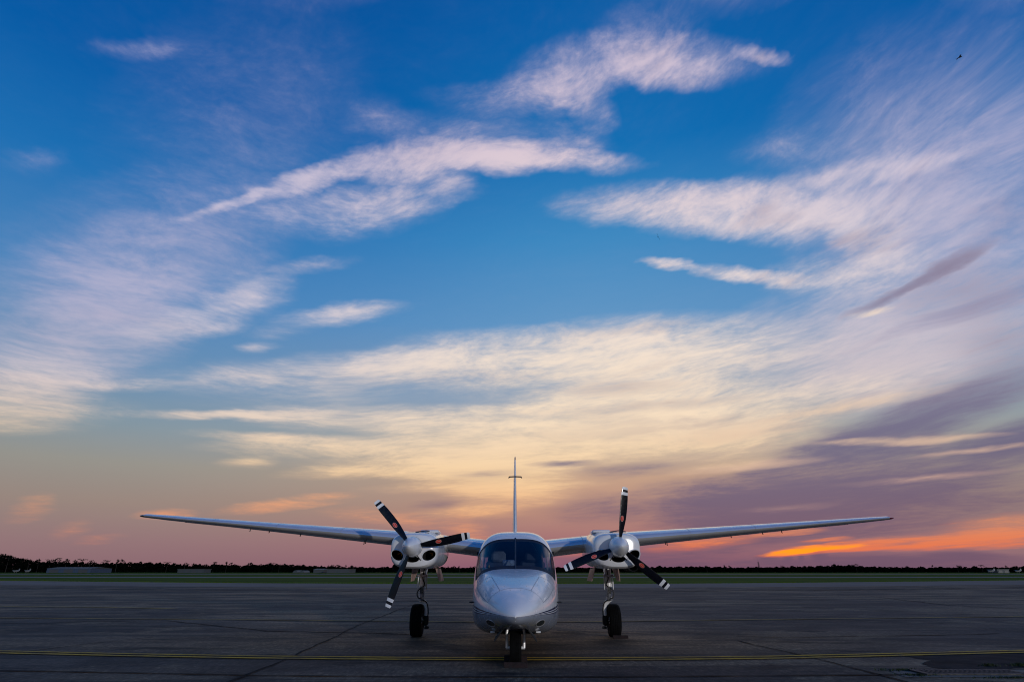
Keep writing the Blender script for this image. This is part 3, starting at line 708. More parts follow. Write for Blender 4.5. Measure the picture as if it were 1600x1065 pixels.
# ---- wings
def naca(n=22, t=.12):
    P = []
    for i in range(n + 1):
        x = .5 * (1 + math.cos(math.pi * i / n)); P.append((x, 1))
    for i in range(1, n):
        x = .5 * (1 - math.cos(math.pi * i / n)); P.append((x, -1))
    out = []
    for x, s in P:
        y = 5 * t * (.2969 * math.sqrt(max(x, 0)) - .126 * x - .3516 * x*x + .2843 * x**3 - .1036 * x**4)
        c = .008 * 4 * x * (1 - x)
        out.append((x, c + s * y))
    return out
def wing_z(x): return 1.575 + .110 * min(x, 2.2) + .0815 * max(0, x - 2.2)
def wing_le(x): return 12.18 - Y0 + .055 * x
def chord(x): return 2.65 - .16 * min(x, 2.2) - .252 * max(0, x - 2.2)
def wing(sg, dz):
    b = MB(); rings = []
    xs = [.57, .75, 1.2, 1.8, 2.2, 2.8, 3.5, 4.3, 5.1, 5.9, 6.6, 7.10, 7.33, 7.45]
    for x in xs:
        tt = .132 - .040 * max(0, x - 2.2) / 5.2
        if x > 7.2: tt *= .9
        c = chord(x); z = wing_z(x) + dz * x / 7.4
        rings.append([Vector((sg * x, wing_le(x) + u * c, z + v * c)) for u, v in naca(22, tt)])
    b.loft(rings)
    w_ = b.build('wing', 'wing', plane, 35)
    # tip with the coloured lens
    b = MB(); rings = []
    for k, (x, f) in enumerate([(7.452, .98), (7.51, .94), (7.56, .80), (7.59, .55), (7.60, .25)]):
        c = chord(7.45); z = wing_z(7.45) + dz
        rings.append([Vector((sg * x, wing_le(7.45) + .012 + (.36 + (u - .36) * (f ** .6)) * c, z + v * c * .86 * f)) for u, v in naca(22, .075)])
    b.loft(rings); b.build('navigation_light', 'redlens' if sg > 0 else 'greenlens', w_)
    for x, u, l in ((2.95, .12, .035), (3.02, .2, .05), (4.3, .18, .025), (4.95, .2, .02), (5.3, .14, .03)):
        z = wing_z(x) + dz * x / 7.4; y = wing_le(x) + u * chord(x)
        zz = z - .118 * chord(x) * .42
        MB().tube([(sg*x, y, zz + .02), (sg*x, y, zz - l), (sg*x, y - .02, zz - l - .008)], .009, 6).build('fuel_vent', 'hose', w_)
    # flap and aileron edges as thin hinged strips under the trailing edge
    for x0, x1, nm in ((2.6, 4.4, 'flap_hinge'), (4.6, 7.0, 'aileron_hinge')):
        P = []
        for x in (x0, x1):
            P.append((sg * x, wing_le(x) + .74 * chord(x), wing_z(x) + dz*x/7.4 - .028 * chord(x)))
        MB().tube(P, .012, 6).build(nm, 'tan', w_)
    # skin joints round the leading edge
    for x in (1.3, 3.4, 4.7, 6.0):
        c = chord(x); z = wing_z(x) + dz*x/7.4; tt = (.132 - .040 * max(0, x - 2.2) / 5.2) * 1.006
        V = []
        pr = [p for p in naca(22, tt) if p[0] < .8]
        for u, v in pr:
            for dx in (-.004, .004): V.append((sg * (x + dx), wing_le(x) - .0012 + u * c, z + v * c * 1.004))
        n = len(pr)
        MB().add(V, [(2*i, 2*i+1, 2*i+3, 2*i+2) for i in range(n-1)]).build('skin_joint', 'tan', w_)
    return w_
wings = {-1: wing(-1, .03), 1: wing(1, -.02)}

# ---- nacelles
HUB_X, HUB_Y, HUB_Z = 1.785, 11.02 - Y0, 1.625
def superring(cx, y, cz, hw, hu, hl, nu, nl, n=64, dy=None):
    rg = []
    for k in range(n):
        a = 2 * math.pi * k / n; sn, cs = math.sin(a), math.cos(a); e = nu if cs >= 0 else nl
        xx = hw * math.copysign(abs(sn) ** (2/e), sn); zz = (hu if cs >= 0 else -hl) * abs(cs) ** (2/e)
        rg.append(Vector((cx + xx, y + (dy(xx, zz) if dy else 0), cz + zz)))
    return rg
INT = [(-.275, -.135, R(-24)), (.275, -.135, R(24))]
def ell(cx, cz, ry, rz, tilt, y, n=32, cx0=0.0):
    out = []
    for k in range(n):
        a = 2 * math.pi * k / n; u, v = ry * math.cos(a), rz * math.sin(a)
        out.append(Vector((cx0 + cx + u * math.cos(tilt) - v * math.sin(tilt), y, cz + u * math.sin(tilt) + v * math.cos(tilt))))
    return out
def nacelle(sg):
    X = sg * HUB_X
    # (station y, halfwidth, up, low, nu, nl, centre z)
    T = [(2.435, .02, .012, .016, 2.4, 2.4, 1.600), (2.436, .15, .09, .12, 2.6, 2.5, 1.600), (2.438, .27, .165, .21, 2.8, 2.7, 1.600), (2.442, .34, .205, .262, 2.9, 2.8, 1.600), (2.455, .380, .230, .294, 3.0, 2.9, 1.600), (2.50, .408, .252, .318, 3.1, 3.0, 1.600), (2.58, .424, .268, .330, 3.1, 3.0, 1.600),
         (2.75, .430, .275, .335, 3.0, 2.8, 1.605), (3.2, .445, .315, .345, 3.1, 3.0, 1.615), (3.7, .445, .330, .350, 3.2, 3.0, 1.625), (4.4, .42, .31, .35, 3.0, 3.0, 1.64),
         (5.2, .35, .25, .30, 2.6, 2.6, 1.67), (6.0, .24, .17, .20, 2.3, 2.3, 1.70), (6.7, .09, .07, .08, 2.0, 2.0, 1.72), (6.85, .02, .02, .02, 2, 2, 1.72)]
    b = MB(); b.loft([superring(X, t[0], t[6], t[1], t[2], t[3], t[4], t[5], 64, (lambda x, z: .06 * (x/.43)**2) if t[0] < 2.6 else None) for t in T])
    o = b.build('nacelle', ['cowl', 'near_black'], plane)
    # cut the two air intakes and the slot below the spinner out of the nose bowl
    cuts = []
    for (cx, cz, tl) in INT:
        c = MB(); c.loft([ell(cx, HUB_Z + cz, .118, .082, tl, y, 32, X) for y in (2.2, 2.95)]); cuts.append(c.build('cutter', 'near_black', plane))
    c = MB(); c.loft([ell(0, HUB_Z - .20, .115, .052, 0, y, 24, X) for y in (2.2, 2.8)]); cuts.append(c.build('cutter', 'near_black', plane))
    for c in cuts:
        md = o.modifiers.new('b', 'BOOLEAN'); md.operation = 'DIFFERENCE'; md.object = c; md.solver = 'EXACT'
    bpy.context.view_layer.update()
    me = bpy.data.meshes.new_from_object(o.evaluated_get(bpy.context.evaluated_depsgraph_get()))
    o.modifiers.clear(); o.data = me; me.name = 'nacelle'
    for c in cuts: bpy.data.objects.remove(c, do_unlink=True)
    me.materials.clear(); me.materials.append(M['cowl']); me.materials.append(M['near_black'])
    def inside(p):
        for (cx, cz, tl, a, bb, yl) in [(*INT[0], .118, .082, 2.97), (*INT[1], .118, .082, 2.97), (0, -.20, 0, .115, .052, 2.82)]:
            dx, dz = p.x - X - cx, p.z - HUB_Z - cz
            u = (dx * math.cos(tl) + dz * math.sin(tl)) / a; v = (-dx * math.sin(tl) + dz * math.cos(tl)) / bb
            if u*u + v*v < 1.03 and p.y < yl: return True
        return False
    for p in me.polygons:
        p.material_index = 1 if inside(p.center) else 0; p.use_smooth = True
    me.set_sharp_from_angle(angle=R(35))
    # rolled lips round the intakes
    for (cx, cz, tl) in INT:
        L = MB(); n = 36; rings = []
        for k in range(n):
            a = 2 * math.pi * k / n; ca, sa = math.cos(a), math.sin(a)
            u, v = .124 * ca, .088 * sa
            x = cx + u * math.cos(tl) - v * math.sin(tl); z = cz + u * math.sin(tl) + v * math.cos(tl)
            ox, oz = ca * math.cos(tl) - sa * math.sin(tl), ca * math.sin(tl) + sa * math.cos(tl)
            yb = 2.437 + .06 * (x/.43)**2 + .02 * max(0, (math.hypot(x/.40, z/.27) - .8) / .2) ** 2
            rings.append([Vector((X + x + ox * .011 * math.cos(q), yb + .012 * math.sin(q) + .004, HUB_Z + z + oz * .011 * math.cos(q))) for q in [2*math.pi*i/8 for i in range(8)]])
        rings.append(rings[0]); L.loft(rings, False, False); L.build('intake_lip', 'cowl', o)
        e = MB(); e.box((X + cx - .01, 2.80, HUB_Z + cz + .045), (.10, .02, .018), Matrix.Rotation(tl, 3, 'Y'), 0, .004)
        e.box((X + cx + .02, 2.78, HUB_Z + cz + .02), (.02, .02, .05), None, 0, .004); e.build('engine_baffle', 'brass', o)
    # exhaust stack low on the outer side
    ex = MB(); px = X + sg * .33
    ring = []
    for y, r in ((2.92, .075), (2.90, .092), (3.0, .096), (3.5, .09)): ring.append([Vector((px + r * 1.1 * math.cos(a), y, 1.30 + r * .78 * math.sin(a))) for a in [2*math.pi*i/20 for i in range(20)]])
    ex.loft([[Vector((p.x, 3.1, p.z)) for p in ring[0]]] + ring, True, True); ex.build('exhaust_pipe', 'near_black', o)
    # cowl seams, top vent and dipstick bar
    for (yy, hw, hu, hl, nu, nl, cz) in ((2.75, .4315, .2765, .3365, 3.0, 2.8, 1.605), (3.2, .4465, .3165, .3465, 3.1, 3.0, 1.615)):
        V = []; n = 64
        for dy in (-.004, .004):
            V += superring(X, yy + dy, cz, hw, hu, hl, nu, nl, n)
        MB().add(V, [(k, (k+1) % n, n + (k+1) % n, n + k) for k in range(n)]).build('cowl_seam', 'tan', o)
    MB().tube([(X - .05 - sg*.0, 2.95, 1.905), (X + .12, 3.05, 1.935), (X + .30, 3.3, 1.93)], .010, 6).build('stay_wire', 'hose', o)
    MB().box((X - sg * .18, 3.35, 1.925), (.34, .45, .055), None, 0, .02).build('cowl_vent', 'cowl', o)
    for k in (-1, 1):
        z0 = 1.285; d = MB()
        V = [(X + k*.22, 3.95, z0), (X + k*.22, 4.75, z0), (X + k*.30, 4.70, z0 - .24), (X + k*.27, 4.15, z0 - .24)]
        V += [(v[0] + k*.015, v[1], v[2]) for v in V]
        d.add(V, [(0,1,2,3), (4,7,6,5), (0,4,5,1), (1,5,6,2), (2,6,7,3), (3,7,4,0)]); d.build('gear_door', 'door_in', o, smooth=False)
    return o
nac = {sg: nacelle(sg) for sg in (-1, 1)}

# ---- propellers
def blade_mesh():
    n = 14; rings = []; mids = []
    rr = [.10, .14, .20, .28, .36, .42, .47, .52, .60, .70, .80, .872, .8725, .925, .9255, .968, .9685, .995, 1.008, 1.015]
    for r in rr:
        c = pchip([.10, .16, .30, .50, .75, .95, 1.0, 1.015], [.075, .082, .120, .146, .144, .118, .106, .085], r)
        th = pchip([.10, .2, .4, .7, 1.015], [.07, .045, .026, .016, .008], r)
        tw = R(pchip([.10, .3, .6, 1.015], [48, 38, 26, 18], r))
        sw = pchip([.10, .5, 1.0], [0, .012, -.004], r)
        rg = []
        for k in range(n):
            a = 2 * math.pi * k / n; u = c/2 * math.cos(a) + sw; v = th/2 * math.sin(a)
            rg.append(Vector((u * math.cos(tw), u * math.sin(tw) + v * math.cos(tw), r)))
        rings.append(rg)
    b = MB(); b.loft(rings)
    nf = len(rr) - 1
    for i in range(nf):
        rm = (rr[i] + rr[i+1]) / 2; w = 1 if (.8725 < rm < .925 or rm > .9685) else 0
        for k in range(n): b.mi[i*n + k] = w
    b.mi[-1] = 1
    return b
bm0 = blade_mesh().build('blade', ['blade', 'tipwhite'], None, 50); BL = bm0.data; bpy.data.objects.remove(bm0)
for sg, angs in ((-1, (131, 10.5, 250)), (1, (80.5, 200, 320))):
    h = MB().lathe([(-.045, .10), (-.04, .145), (.05, .15), (.09, .15), (.10, .12)], 'Y', (0, 0, 0), 24)
    hub = h.build('propeller', 'tan', plane, loc=(sg * HUB_X, HUB_Y, HUB_Z))
    prof = [(-.325, .006), (-.315, .026), (-.285, .052), (-.22, .092), (-.14, .130), (-.06, .156), (.02, .168), (.08, .170), (.085, .155)]
    MB().lathe(prof, 'Y', (0, 0, 0), 40).build('spinner', 'cowl', hub, 30)
    MB().lathe([(.070, .172), (.092, .174), (.095, .15)], 'Y', (0, 0, 0), 40).build('spinner_backplate', 'steel', hub)
    for a in angs:
        o = link('blade', BL, hub); o.rotation_euler = (0, R(90 - a), 0)

# ---- tail
def foil(rings): return MB().loft(rings)
fin_r = []
for z, ye, c, t in ((1.45, 8.1, 2.6, .075), (1.9, 8.3, 2.3, .072), (2.6, 8.75, 1.85, .068), (3.4, 9.2, 1.45, .064), (4.1, 9.55, 1.15, .06), (4.38, 9.72, .98, .058)):
    fin_r.append([Vector((v * c, ye + u * c, z)) for u, v in [(u, s) for u, s in [(p[0], p[1] - .018*4*p[0]*(1-p[0])) for p in naca(14, t)]]])
fin = foil(fin_r).build('vertical_stabilizer', 'white', plane, 35)
MB().loft([[Vector((v * .98 * f, 9.72 + .15 + (u - .15) * .98 * f, z)) for u, v in [(p[0], p[1] - .018*4*p[0]*(1-p[0])) for p in naca(14, .058)]] for z, f in ((4.382, .99), (4.44, .95), (4.48, .7))]).build('beacon', 'redlens', fin)
MB().tube([(-.19, 9.62, 3.83), (-.17, 9.45, 3.83), (0, 9.40, 3.83), (.17, 9.45, 3.83), (.19, 9.62, 3.83)], .018, 8).build('navigation_antenna', 'hose', fin)
for sg in (-1, 1):
    rg = []
    for x, c, t in ((.08, 1.5, .09), (.8, 1.3, .09), (1.6, 1.1, .085), (2.3, .88, .08), (2.52, .7, .06)):
        rg.append([Vector((sg * x, 8.95 + .16 * x + u * c, 1.62 + .125 * x + v * c)) for u, v in naca(12, t)])
    foil(rg).build('horizontal_stabilizer', 'white', plane, 35)

# ---- main gear
def tyre(b_r, w, mx, y, z, name, parent, grooves=3):
    prof = []; hw = w / 2; r0 = b_r * .52
    prof += [(-hw * .80, r0), (-hw * .96, b_r * .70), (-hw, b_r * .82), (-hw * .90, b_r * .93), (-hw * .68, b_r * .985)]
    gs = [-.45, -.15, .15, .45]
    for g in gs: prof += [(hw * (g - .035), b_r * .998), (hw * (g - .03), b_r * .972), (hw * (g + .03), b_r * .972), (hw * (g + .035), b_r * .998)]
    prof += [(hw * .68, b_r * .985), (hw * .90, b_r * .93), (hw, b_r * .82), (hw * .96, b_r * .70), (hw * .80, r0)]
    t = MB(); rings = []
    n = 48
    for a, r in prof:
        ring = []
        for k in range(n):
            an = 2 * math.pi * k / n; zz = z + r * math.sin(an); f = 1.0
            zz = max(zz, .002)                                   # flattened where it carries the weight
            if zz < .10: f = 1 + .10 * (1 - zz / .10)
            ring.append(Vector((mx + a * f, y + r * math.cos(an), zz)))
        rings.append(ring)
    t.loft(rings, True, True)
    return t.build(name, 'rubber', parent, 30)
def main_gear(sg):
    WX, WY, WR = sg * 2.0, 13.57 - Y0, .305
    SX = sg * 1.925
    b = MB()
    b.tube([(SX, WY - .02, 1.42), (SX, WY - .02, .98)], .062, 16)
    b.tube([(SX, WY - .02, .99), (SX, WY - .02, .93)], .074, 16)
    b.tube([(SX, WY - .02, .94), (SX, WY - .02, .70)], .047, 16, 1)
    b.tube([(SX, WY - .02, .74), (SX, WY - .02, .66)], .060, 16)
    b.tube([(SX, WY - .02, .69), (SX - sg*.03, WY, .655), (SX - sg*.085, WY, .60), (SX - sg*.105, WY, .50), (SX - sg*.10, WY, .31)], [.05, .05, .046, .042, .05], 12)
    b.tube([(SX - sg*.12, WY, .306), (WX + sg*.10, WY, .306)], .035, 12, 1)
    st = b.build('landing_gear_strut', ['strut', 'steel'], plane)
    for k in (-1, 1):
        MB().tube([(SX + k*.085, WY - .05, 1.17), (SX + k*.09, WY - .05, .93), (SX + k*.09, WY - .05, .88)], [.012, .012, .008], 8).build('door_rod', 'strut', st)
    MB().box((SX, WY - .06, 1.145), (.21, .09, .05), None, 0, .01).build('collar', 'steel', st)
    tl = MB(); tl.box((SX, WY - .10, .86), (.07, .025, .17), Matrix.Rotation(R(22), 3, 'X'), 0, .006); tl.box((SX, WY - .10, .74), (.07, .025, .15), Matrix.Rotation(R(-24), 3, 'X'), 0, .006)
    tl.build('torque_link', 'steel', st)
    H = [(SX + sg*-.02, WY - .07, 1.40), (SX - sg*.03, WY - .09, 1.25), (SX - sg*.01, WY - .09, 1.10), (SX - sg*.055, WY - .09, .97), (SX + sg*.03, WY - .13, .90), (SX + sg*.085, WY - .13, .82), (SX + sg*.06, WY - .13, .73), (SX - sg*.03, WY - .12, .69), (SX - sg*.12, WY - .08, .62), (SX - sg*.15, WY - .06, .45), (SX - sg*.13, WY - .02, .33)]
    Hs = []
    for i in range(len(H) - 1):
        for k in range(5):
            t = k / 5; p0, p1, p2, p3 = [Vector(H[max(0, min(len(H)-1, i + q))]) for q in (-1, 0, 1, 2)]
            Hs.append(.5 * ((2*p1) + (p2 - p0)*t + (2*p0 - 5*p1 + 4*p2 - p3)*t*t + (3*p1 - p0 - 3*p2 + p3)*t**3))
    MB().tube(Hs, .012, 8).build('brake_hose', 'hose', st)
    MB().tube([(SX, WY + .05, 1.0), (SX, WY + .75, 1.42)], .03, 10).build('drag_brace', 'strut', st)
    br = MB(); br.box((SX - sg*.10, WY + .02, .30), (.10, .16, .20), None, 0, .03); br.box((SX - sg*.13, WY - .05, .17), (.09, .05, .05), None, 0, .01)
    br.build('brake_caliper', 'near_black', st)
    tyre(WR, .235, WX, WY, WR - .004, 'tyre', st)
    MB().lathe([(-.095, .05), (-.09, .14), (-.06, .165), (.06, .165), (.09, .14), (.095, .05)], 'X', (WX, WY, WR - .004), 28).build('wheel_rim', 'steel', st)
for sg in (-1, 1): main_gear(sg)

# ---- nose gear
NY, NR = 9.58 - Y0, .225
b = MB()
b.tube([(0, NY + .07, .74), (0, NY + .05, .50)], .045, 14)
b.box((0, NY + .03, .485), (.26, .12, .05), None, 0, .015)
for k in (-1, 1):
    b.tube([(k*.115, NY + .03, .49), (k*.125, NY + .015, .40), (k*.118, NY, .22)], [.022, .02, .024], 10)
b.tube([(-.135, NY, .222), (.135, NY, .222)], .022, 10)
ng = b.build('nose_gear_fork', 'strut', plane)
tyre(NR, .165, 0, NY, NR - .003, 'tyre', ng)
MB().lathe([(-.06, .04), (-.055, .10), (.055, .10), (.06, .04)], 'X', (0, NY, NR - .003), 24).build('wheel_rim', 'steel', ng)
MB().box((0, NY - .10, .50), (.10, .03, .03), None, 0, .008).build('taxi_light_bracket', 'steel', ng)
for k in (-1, 1):
    d = MB(); V = [(k*.17, .45, .475), (k*.185, 1.1, .415), (k*.30, 1.08, .30), (k*.285, .50, .325)]
    V = V + [(v[0] + k*.012, v[1], v[2] + .006) for v in V]
    d.add(V, [(0,1,2,3), (4,7,6,5), (0,4,5,1), (1,5,6,2), (2,6,7,3), (3,7,4,0)]); d.build('nose_gear_door', 'near_black', ng, smooth=False)
    MB().tube([(k*.09, .70, .56), (k*.28, .74, .36)], .014, 8).build('door_rod', 'hose', ng)
for sg in (-1, 1):
    p = fus(1.0, sg * 150)
    MB().box((sg * .33, 1.0, .408), (.07, .05, .025), None, 0, .006).build('drain_mast', 'strut', fuselage)

# ------------------------------------------------------------------ chocks
def chock(loc, rz, L, label, group=None, h=.10, d=.13):
    b = MB(); V = []
    for x in (-L/2, L/2):
        V += [(x, -d/2, 0), (x, d/2, 0), (x, d*.12, h), (x, -d*.16, h)]
    b.add(V, [(0,1,2,3), (4,7,6,5), (0,4,5,1), (1,5,6,2), (2,6,7,3), (3,7,4,0)])
    o = b.build('wheel_chock', 'chock', None, smooth=False)
    md = o.modifiers.new('bevel', 'BEVEL'); md.width = .008; md.segments = 2
    o.location = loc; o.rotation_euler = (0, 0, rz)
    return tag(o, label, 'wheel chock', group)
chock((0.0, 9.58 - .215, 0), 0, .33, 'dark reddish chock in front of the nose wheel', None, .068, .10)
chock((0.0, 9.58 + .235, 0), math.pi, .33, 'dark reddish chock behind the nose wheel')
chock((2.06, 13.57 - .33, 0), R(3), .30, 'low dark chock at the main wheel on the red-light wing side', None, .055, .10)

# ------------------------------------------------------------------ drain and weeds
dg = gnd(1512, 1051)
grate = empty('drain_grate', (dg.x, dg.y, 0)); tag(grate, 'cast iron drain grate let into the apron among weeds', 'drain grate')
fr = MB()
for (c, d) in (((0, .17, .012), (1.30, .05, .024)), ((0, -.17, .012), (1.30, .05, .024)), ((-.63, 0, .012), (.05, .29, .024)), ((.63, 0, .012), (.05, .29, .024))): fr.box(c, d, None, 0, .004)
fr.build('frame', 'iron', grate, smooth=False)
bar0 = MB().box((0, 0, .012), (.028, .288, .02), None, 0, .003).build('bar', 'iron', grate, smooth=False)
for k in range(19):
    o = bar0 if k == 0 else link('bar', bar0.data, grate)
    o.location = (-.57 + k * .0633, 0, 0)
MB().add([(-.6, -.145, .006), (.6, -.145, .006), (.6, .145, .006), (-.6, .145, .006)], [(0, 1, 2, 3)]).build('pit', 'near_black', grate, smooth=False)
tag(sheet('drain_apron', [(dg.x - 1.0, dg.y - .34), (dg.x + 2.2, dg.y - .30), (dg.x + 2.2, dg.y + .24), (dg.x - .9, dg.y + .22)], .005, 'pale'), kind='structure')
def weeds():
    b = MB()
    for seed, (px, py, n, spread, hgt) in enumerate([(1412, 1047, 260, (.38, .10), .032), (1436, 1055, 160, (.26, .11), .030), (1546, 1040, 130, (.16, .07), .04), (1596, 1040, 190, (.2, .08), .05), (1590, 1059, 200, (.6, .05), .03)]):
        rnd = random.Random(seed + 1); c = gnd(px, py)
        for k in range(n):
            a = rnd.uniform(0, 6.28); r = abs(rnd.gauss(0, 1)) * .5
            x, y = c.x + math.cos(a) * r * spread[0], c.y + math.sin(a) * r * spread[1]
            l = hgt * rnd.uniform(.5, 1.1); t = rnd.uniform(0, 6.28); ln = rnd.uniform(.2, .9) * l; w = rnd.uniform(.004, .009)
            dx, dy = math.cos(t), math.sin(t)
            b.add([(x - dy*w, y + dx*w, .004), (x + dy*w, y - dx*w, .004), (x + dx*ln*.4 + dy*w*.8, y + dy*ln*.4 - dx*w*.8, l*.6), (x + dx*ln*.4 - dy*w*.8, y + dy*ln*.4 + dx*w*.8, l*.6), (x + dx*ln, y + dy*ln, l)], [(0, 1, 2, 3), (3, 2, 4)])
    tag(b.build('weeds', 'weed', None, smooth=False), 'low green weeds growing in the joints around the drain', 'weeds', kind='stuff')
weeds()

# fringe of taller grass along the far apron edge
def fringe():
    rnd = random.Random(9); b = MB()
    for a, c in zip(far[:-1], far[1:]):
        L = (c - a).length
        for k in range(int(L * 16)):
            p = a.lerp(c, rnd.random()); x, y = p.x, p.y + abs(rnd.gauss(0, .5)) + .02
            h = rnd.uniform(.05, .16); w = rnd.uniform(.02, .06)
            b.add([(x - w, y, -.03), (x + w, y, -.03), (x + rnd.uniform(-.05, .05), y, h)], [(0, 1, 2)])
    tag(b.build('grass_fringe', 'grass', None, smooth=False), 'uneven grass fringe along the far edge of the apron', 'grass', kind='stuff')
fringe()

# ------------------------------------------------------------------ far buildings
def building(name, px0, px1, ytop, D, depth, wallm, label, roof='flat', doors=2):
    a, b_ = at(px0, ytop, D), at(px1, ytop, D); w = b_.x - a.x; h = a.z
    e = empty(name, ((a.x + b_.x)/2, D, -.03)); tag(e, label, 'building')
    MB().box((0, depth/2, h*.46), (w, depth, h*.92)).build('wall', wallm, e, smooth=False)
    r = MB()
    if roof == 'gable':
        V = [(-w/2-.3, -.4, h*.9), (w/2+.3, -.4, h*.9), (w/2+.3, depth+.4, h*.9), (-w/2-.3, depth+.4, h*.9), (-w/2-.3, depth/2, h*1.15), (w/2+.3, depth/2, h*1.15)]
        r.add(V, [(0,1,5,4), (2,3,4,5), (0,4,3), (1,2,5), (0,3,2,1)])
    else: r.box((0, depth/2, h*.96), (w + .5, depth + .5, h*.10))
    r.build('roof', 'hang_roof', e, smooth=False)
    for k in range(doors):
        x = -w/2 + w * (k + .5) / doors
        MB().box((x, -.05, h*.36), (w / doors * .62, .12, h*.70)).build('door', 'hang_door', e, smooth=False)
    return e
building('hangar', 511, 545, 888.2, 420, 18, 'hang_w', 'larger pale metal hangar before the trees left of the airplane')
building('hangar', 490, 506, 888.6, 440, 14, 'hang_w', 'small pale shed left of the larger pale hangar', 'gable', 1)
building('hangar', 74, 142, 886.5, 470, 25, 'hang_b', 'long dark blue hangar under the far trees at far left', 'gable', 3)
building('terminal', 278, 319, 888.2, 430, 10, 'hang_w', 'low pale building before the tree line under the left wing tip', 'flat', 4)
building('terminal', 1558, 1576, 888.6, 430, 9, 'hang_w', 'low white building by the trees at far right', 'flat', 2)
def tent(px, D, w, label):
    p = at(px, 892, D); b = MB(); rings = []
    for y in (0, 12): rings.append([Vector((w/2 * math.cos(a), y, w*.5 * math.sin(a))) for a in [math.pi * i / 12 for i in range(13)]])
    b.loft(rings, True, True, 0, False); o = b.build('arched_shelter', 'hang_w', None, loc=(p.x, D, -.03)); tag(o, label, 'shelter')
tent(461.5, 420, 3.4, 'round-topped pale shelter left of the pale shed, the taller of two')
tent(471.5, 420, 3.2, 'round-topped pale shelter between the other shelter and the shed')
def parked(px, D, L, label):
    p = at(px, 892, D); e = empty('parked_aircraft', (p.x, D, -.03)); tag(e, label, 'aircraft', 'small aircraft parked far off')
    MB().tube([(-L/2, 0, 1.1), (-L*.4, 0, 1.2), (0, 0, 1.3), (L*.3, 0, 1.3), (L/2, 0, 1.5)], [.1, .5, .6, .45, .12], 10).build('fuselage', 'whitecar', e)
    MB().box((-L*.05, 0, 1.75), (1.5, L*1.1, .14)).build('wing', 'whitecar', e)
    MB().box((L*.46, 0, 2.1), (.8, .1, 1.3)).build('tail_fin', 'whitecar', e)
    for k in (-1, 1): MB().tube([(-L*.05, k*.8, 1.0), (-L*.05, k*1.0, .0)], .08, 6).build('gear_leg', 'whitecar', e)
parked(25, 430, 4.2, 'tiny white aircraft parked at the far left edge')
parked(43, 430, 3.4, 'tiny white aircraft nearer the blue hangar')
parked(1549, 430, 4.6, 'tiny white aircraft beside the low building at far right')
parked(1591, 430, 4.2, 'tiny white aircraft at the far right picture edge')
# radio mast
p = at(1185, 880, 640); mast = empty('radio_mast', (p.x, 640, 0)); tag(mast, 'thin radio mast standing above the trees near the sunset glow', 'mast')
mh = at(1185, 877, 640).z
for k in range(3):
    a = 2 * math.pi * k / 3
    MB().tube([(.9*math.cos(a), .9*math.sin(a), 0), (.5*math.cos(a), .5*math.sin(a), mh)], .16, 6).build('leg', 'mast', mast)
bz = MB(); z = 1.0
while z < mh - 1:
    for k in range(3):
        a, c = 2*math.pi*k/3, 2*math.pi*(k+1)/3; r1 = .9 - .4*z/mh
        bz.tube([(r1*math.cos(a), r1*math.sin(a), z), (r1*math.cos(c), r1*math.sin(c), z + .9)], .05, 4)
    z += 1
bz.build('bracing', 'mast', mast)
MB().tube([(0, 0, mh - .2), (0, 0, mh + 2.2)], .08, 6).build('aerial', 'mast', mast)

# ------------------------------------------------------------------ trees
def crown(b, rnd, c, h, w, n, kind):
    """leaf-sized faces spread through the volume of one crown"""
    cx, cy, cz = c
    cl = [(rnd.gauss(0, w*.30), rnd.gauss(0, w*.30), rnd.uniform(.25, 1.0), rnd.uniform(.5, 1.0)) for _ in range(7)]
    for k in range(n):
        if kind == 'pine':
            q = rnd.choice(cl); t = min(1, max(.2, q[2] + rnd.gauss(0, .08)))
            x = cx + q[0] + rnd.gauss(0, w*.16); y = cy + q[1] + rnd.gauss(0, w*.16); z = cz + h * t
        else:
            t = rnd.random(); r = w * .55 * math.sqrt(max(.02, 1 - (2*t - .9)**2 * .85)) * math.sqrt(rnd.random())
            a = rnd.uniform(0, 6.283); x, y, z = cx + r*math.cos(a), cy + r*math.sin(a), cz + h*t
        s = rnd.uniform(.25, .62) if kind == 'pine' else rnd.uniform(.6, 1.4) * (1.35 - .65 * t)
        u = Vector((rnd.gauss(0, 1), rnd.gauss(0, 1), rnd.gauss(0, .6))).normalized(); v = u.orthogonal().normalized()
        p = Vector((x, y, z))
        b.add([p - u*s, p + v*s*.7, p + u*s, p - v*s*.6], [(0, 1, 2, 3)])
PROFILE = [(-700, 868), (-60, 866), (10, 866.5), (40, 872), (60, 876), (90, 877), (160, 878.5), (220, 878), (300, 881), (400, 881.5), (430, 880), (500, 884), (560, 885), (640, 886), (720, 886), (900, 886), (1000, 885), (1100, 884.5), (1150, 886), (1200, 885), (1280, 883.5), (1330, 882), (1380, 885), (1500, 886), (1600, 885), (2300, 884)]
def prof_y(px):
    for (a, ya), (b_, yb) in zip(PROFILE[:-1], PROFILE[1:]):
        if a <= px <= b_: return ya + (yb - ya) * (px - a) / (b_ - a)
    return 885
def wood():
    rnd = random.Random(11); b = MB(); px = -500.0
    while px < 2100:
        for row in range(2):
            D = rnd.uniform(560, 610) + row * 45; q = px + rnd.uniform(-4, 4)
            top = at(q, prof_y(q) + rnd.gauss(1.0, 1.1), D); h = max(4, top.z)
            crown(b, rnd, (top.x, D, -.2), h, rnd.uniform(5, 8), 130, 'mass')
        px += 4.6
    tag(b.build('far_wood', 'leaf', None, smooth=False), 'dark continuous wood along the horizon behind the airfield', 'wood', kind='stuff')
wood()
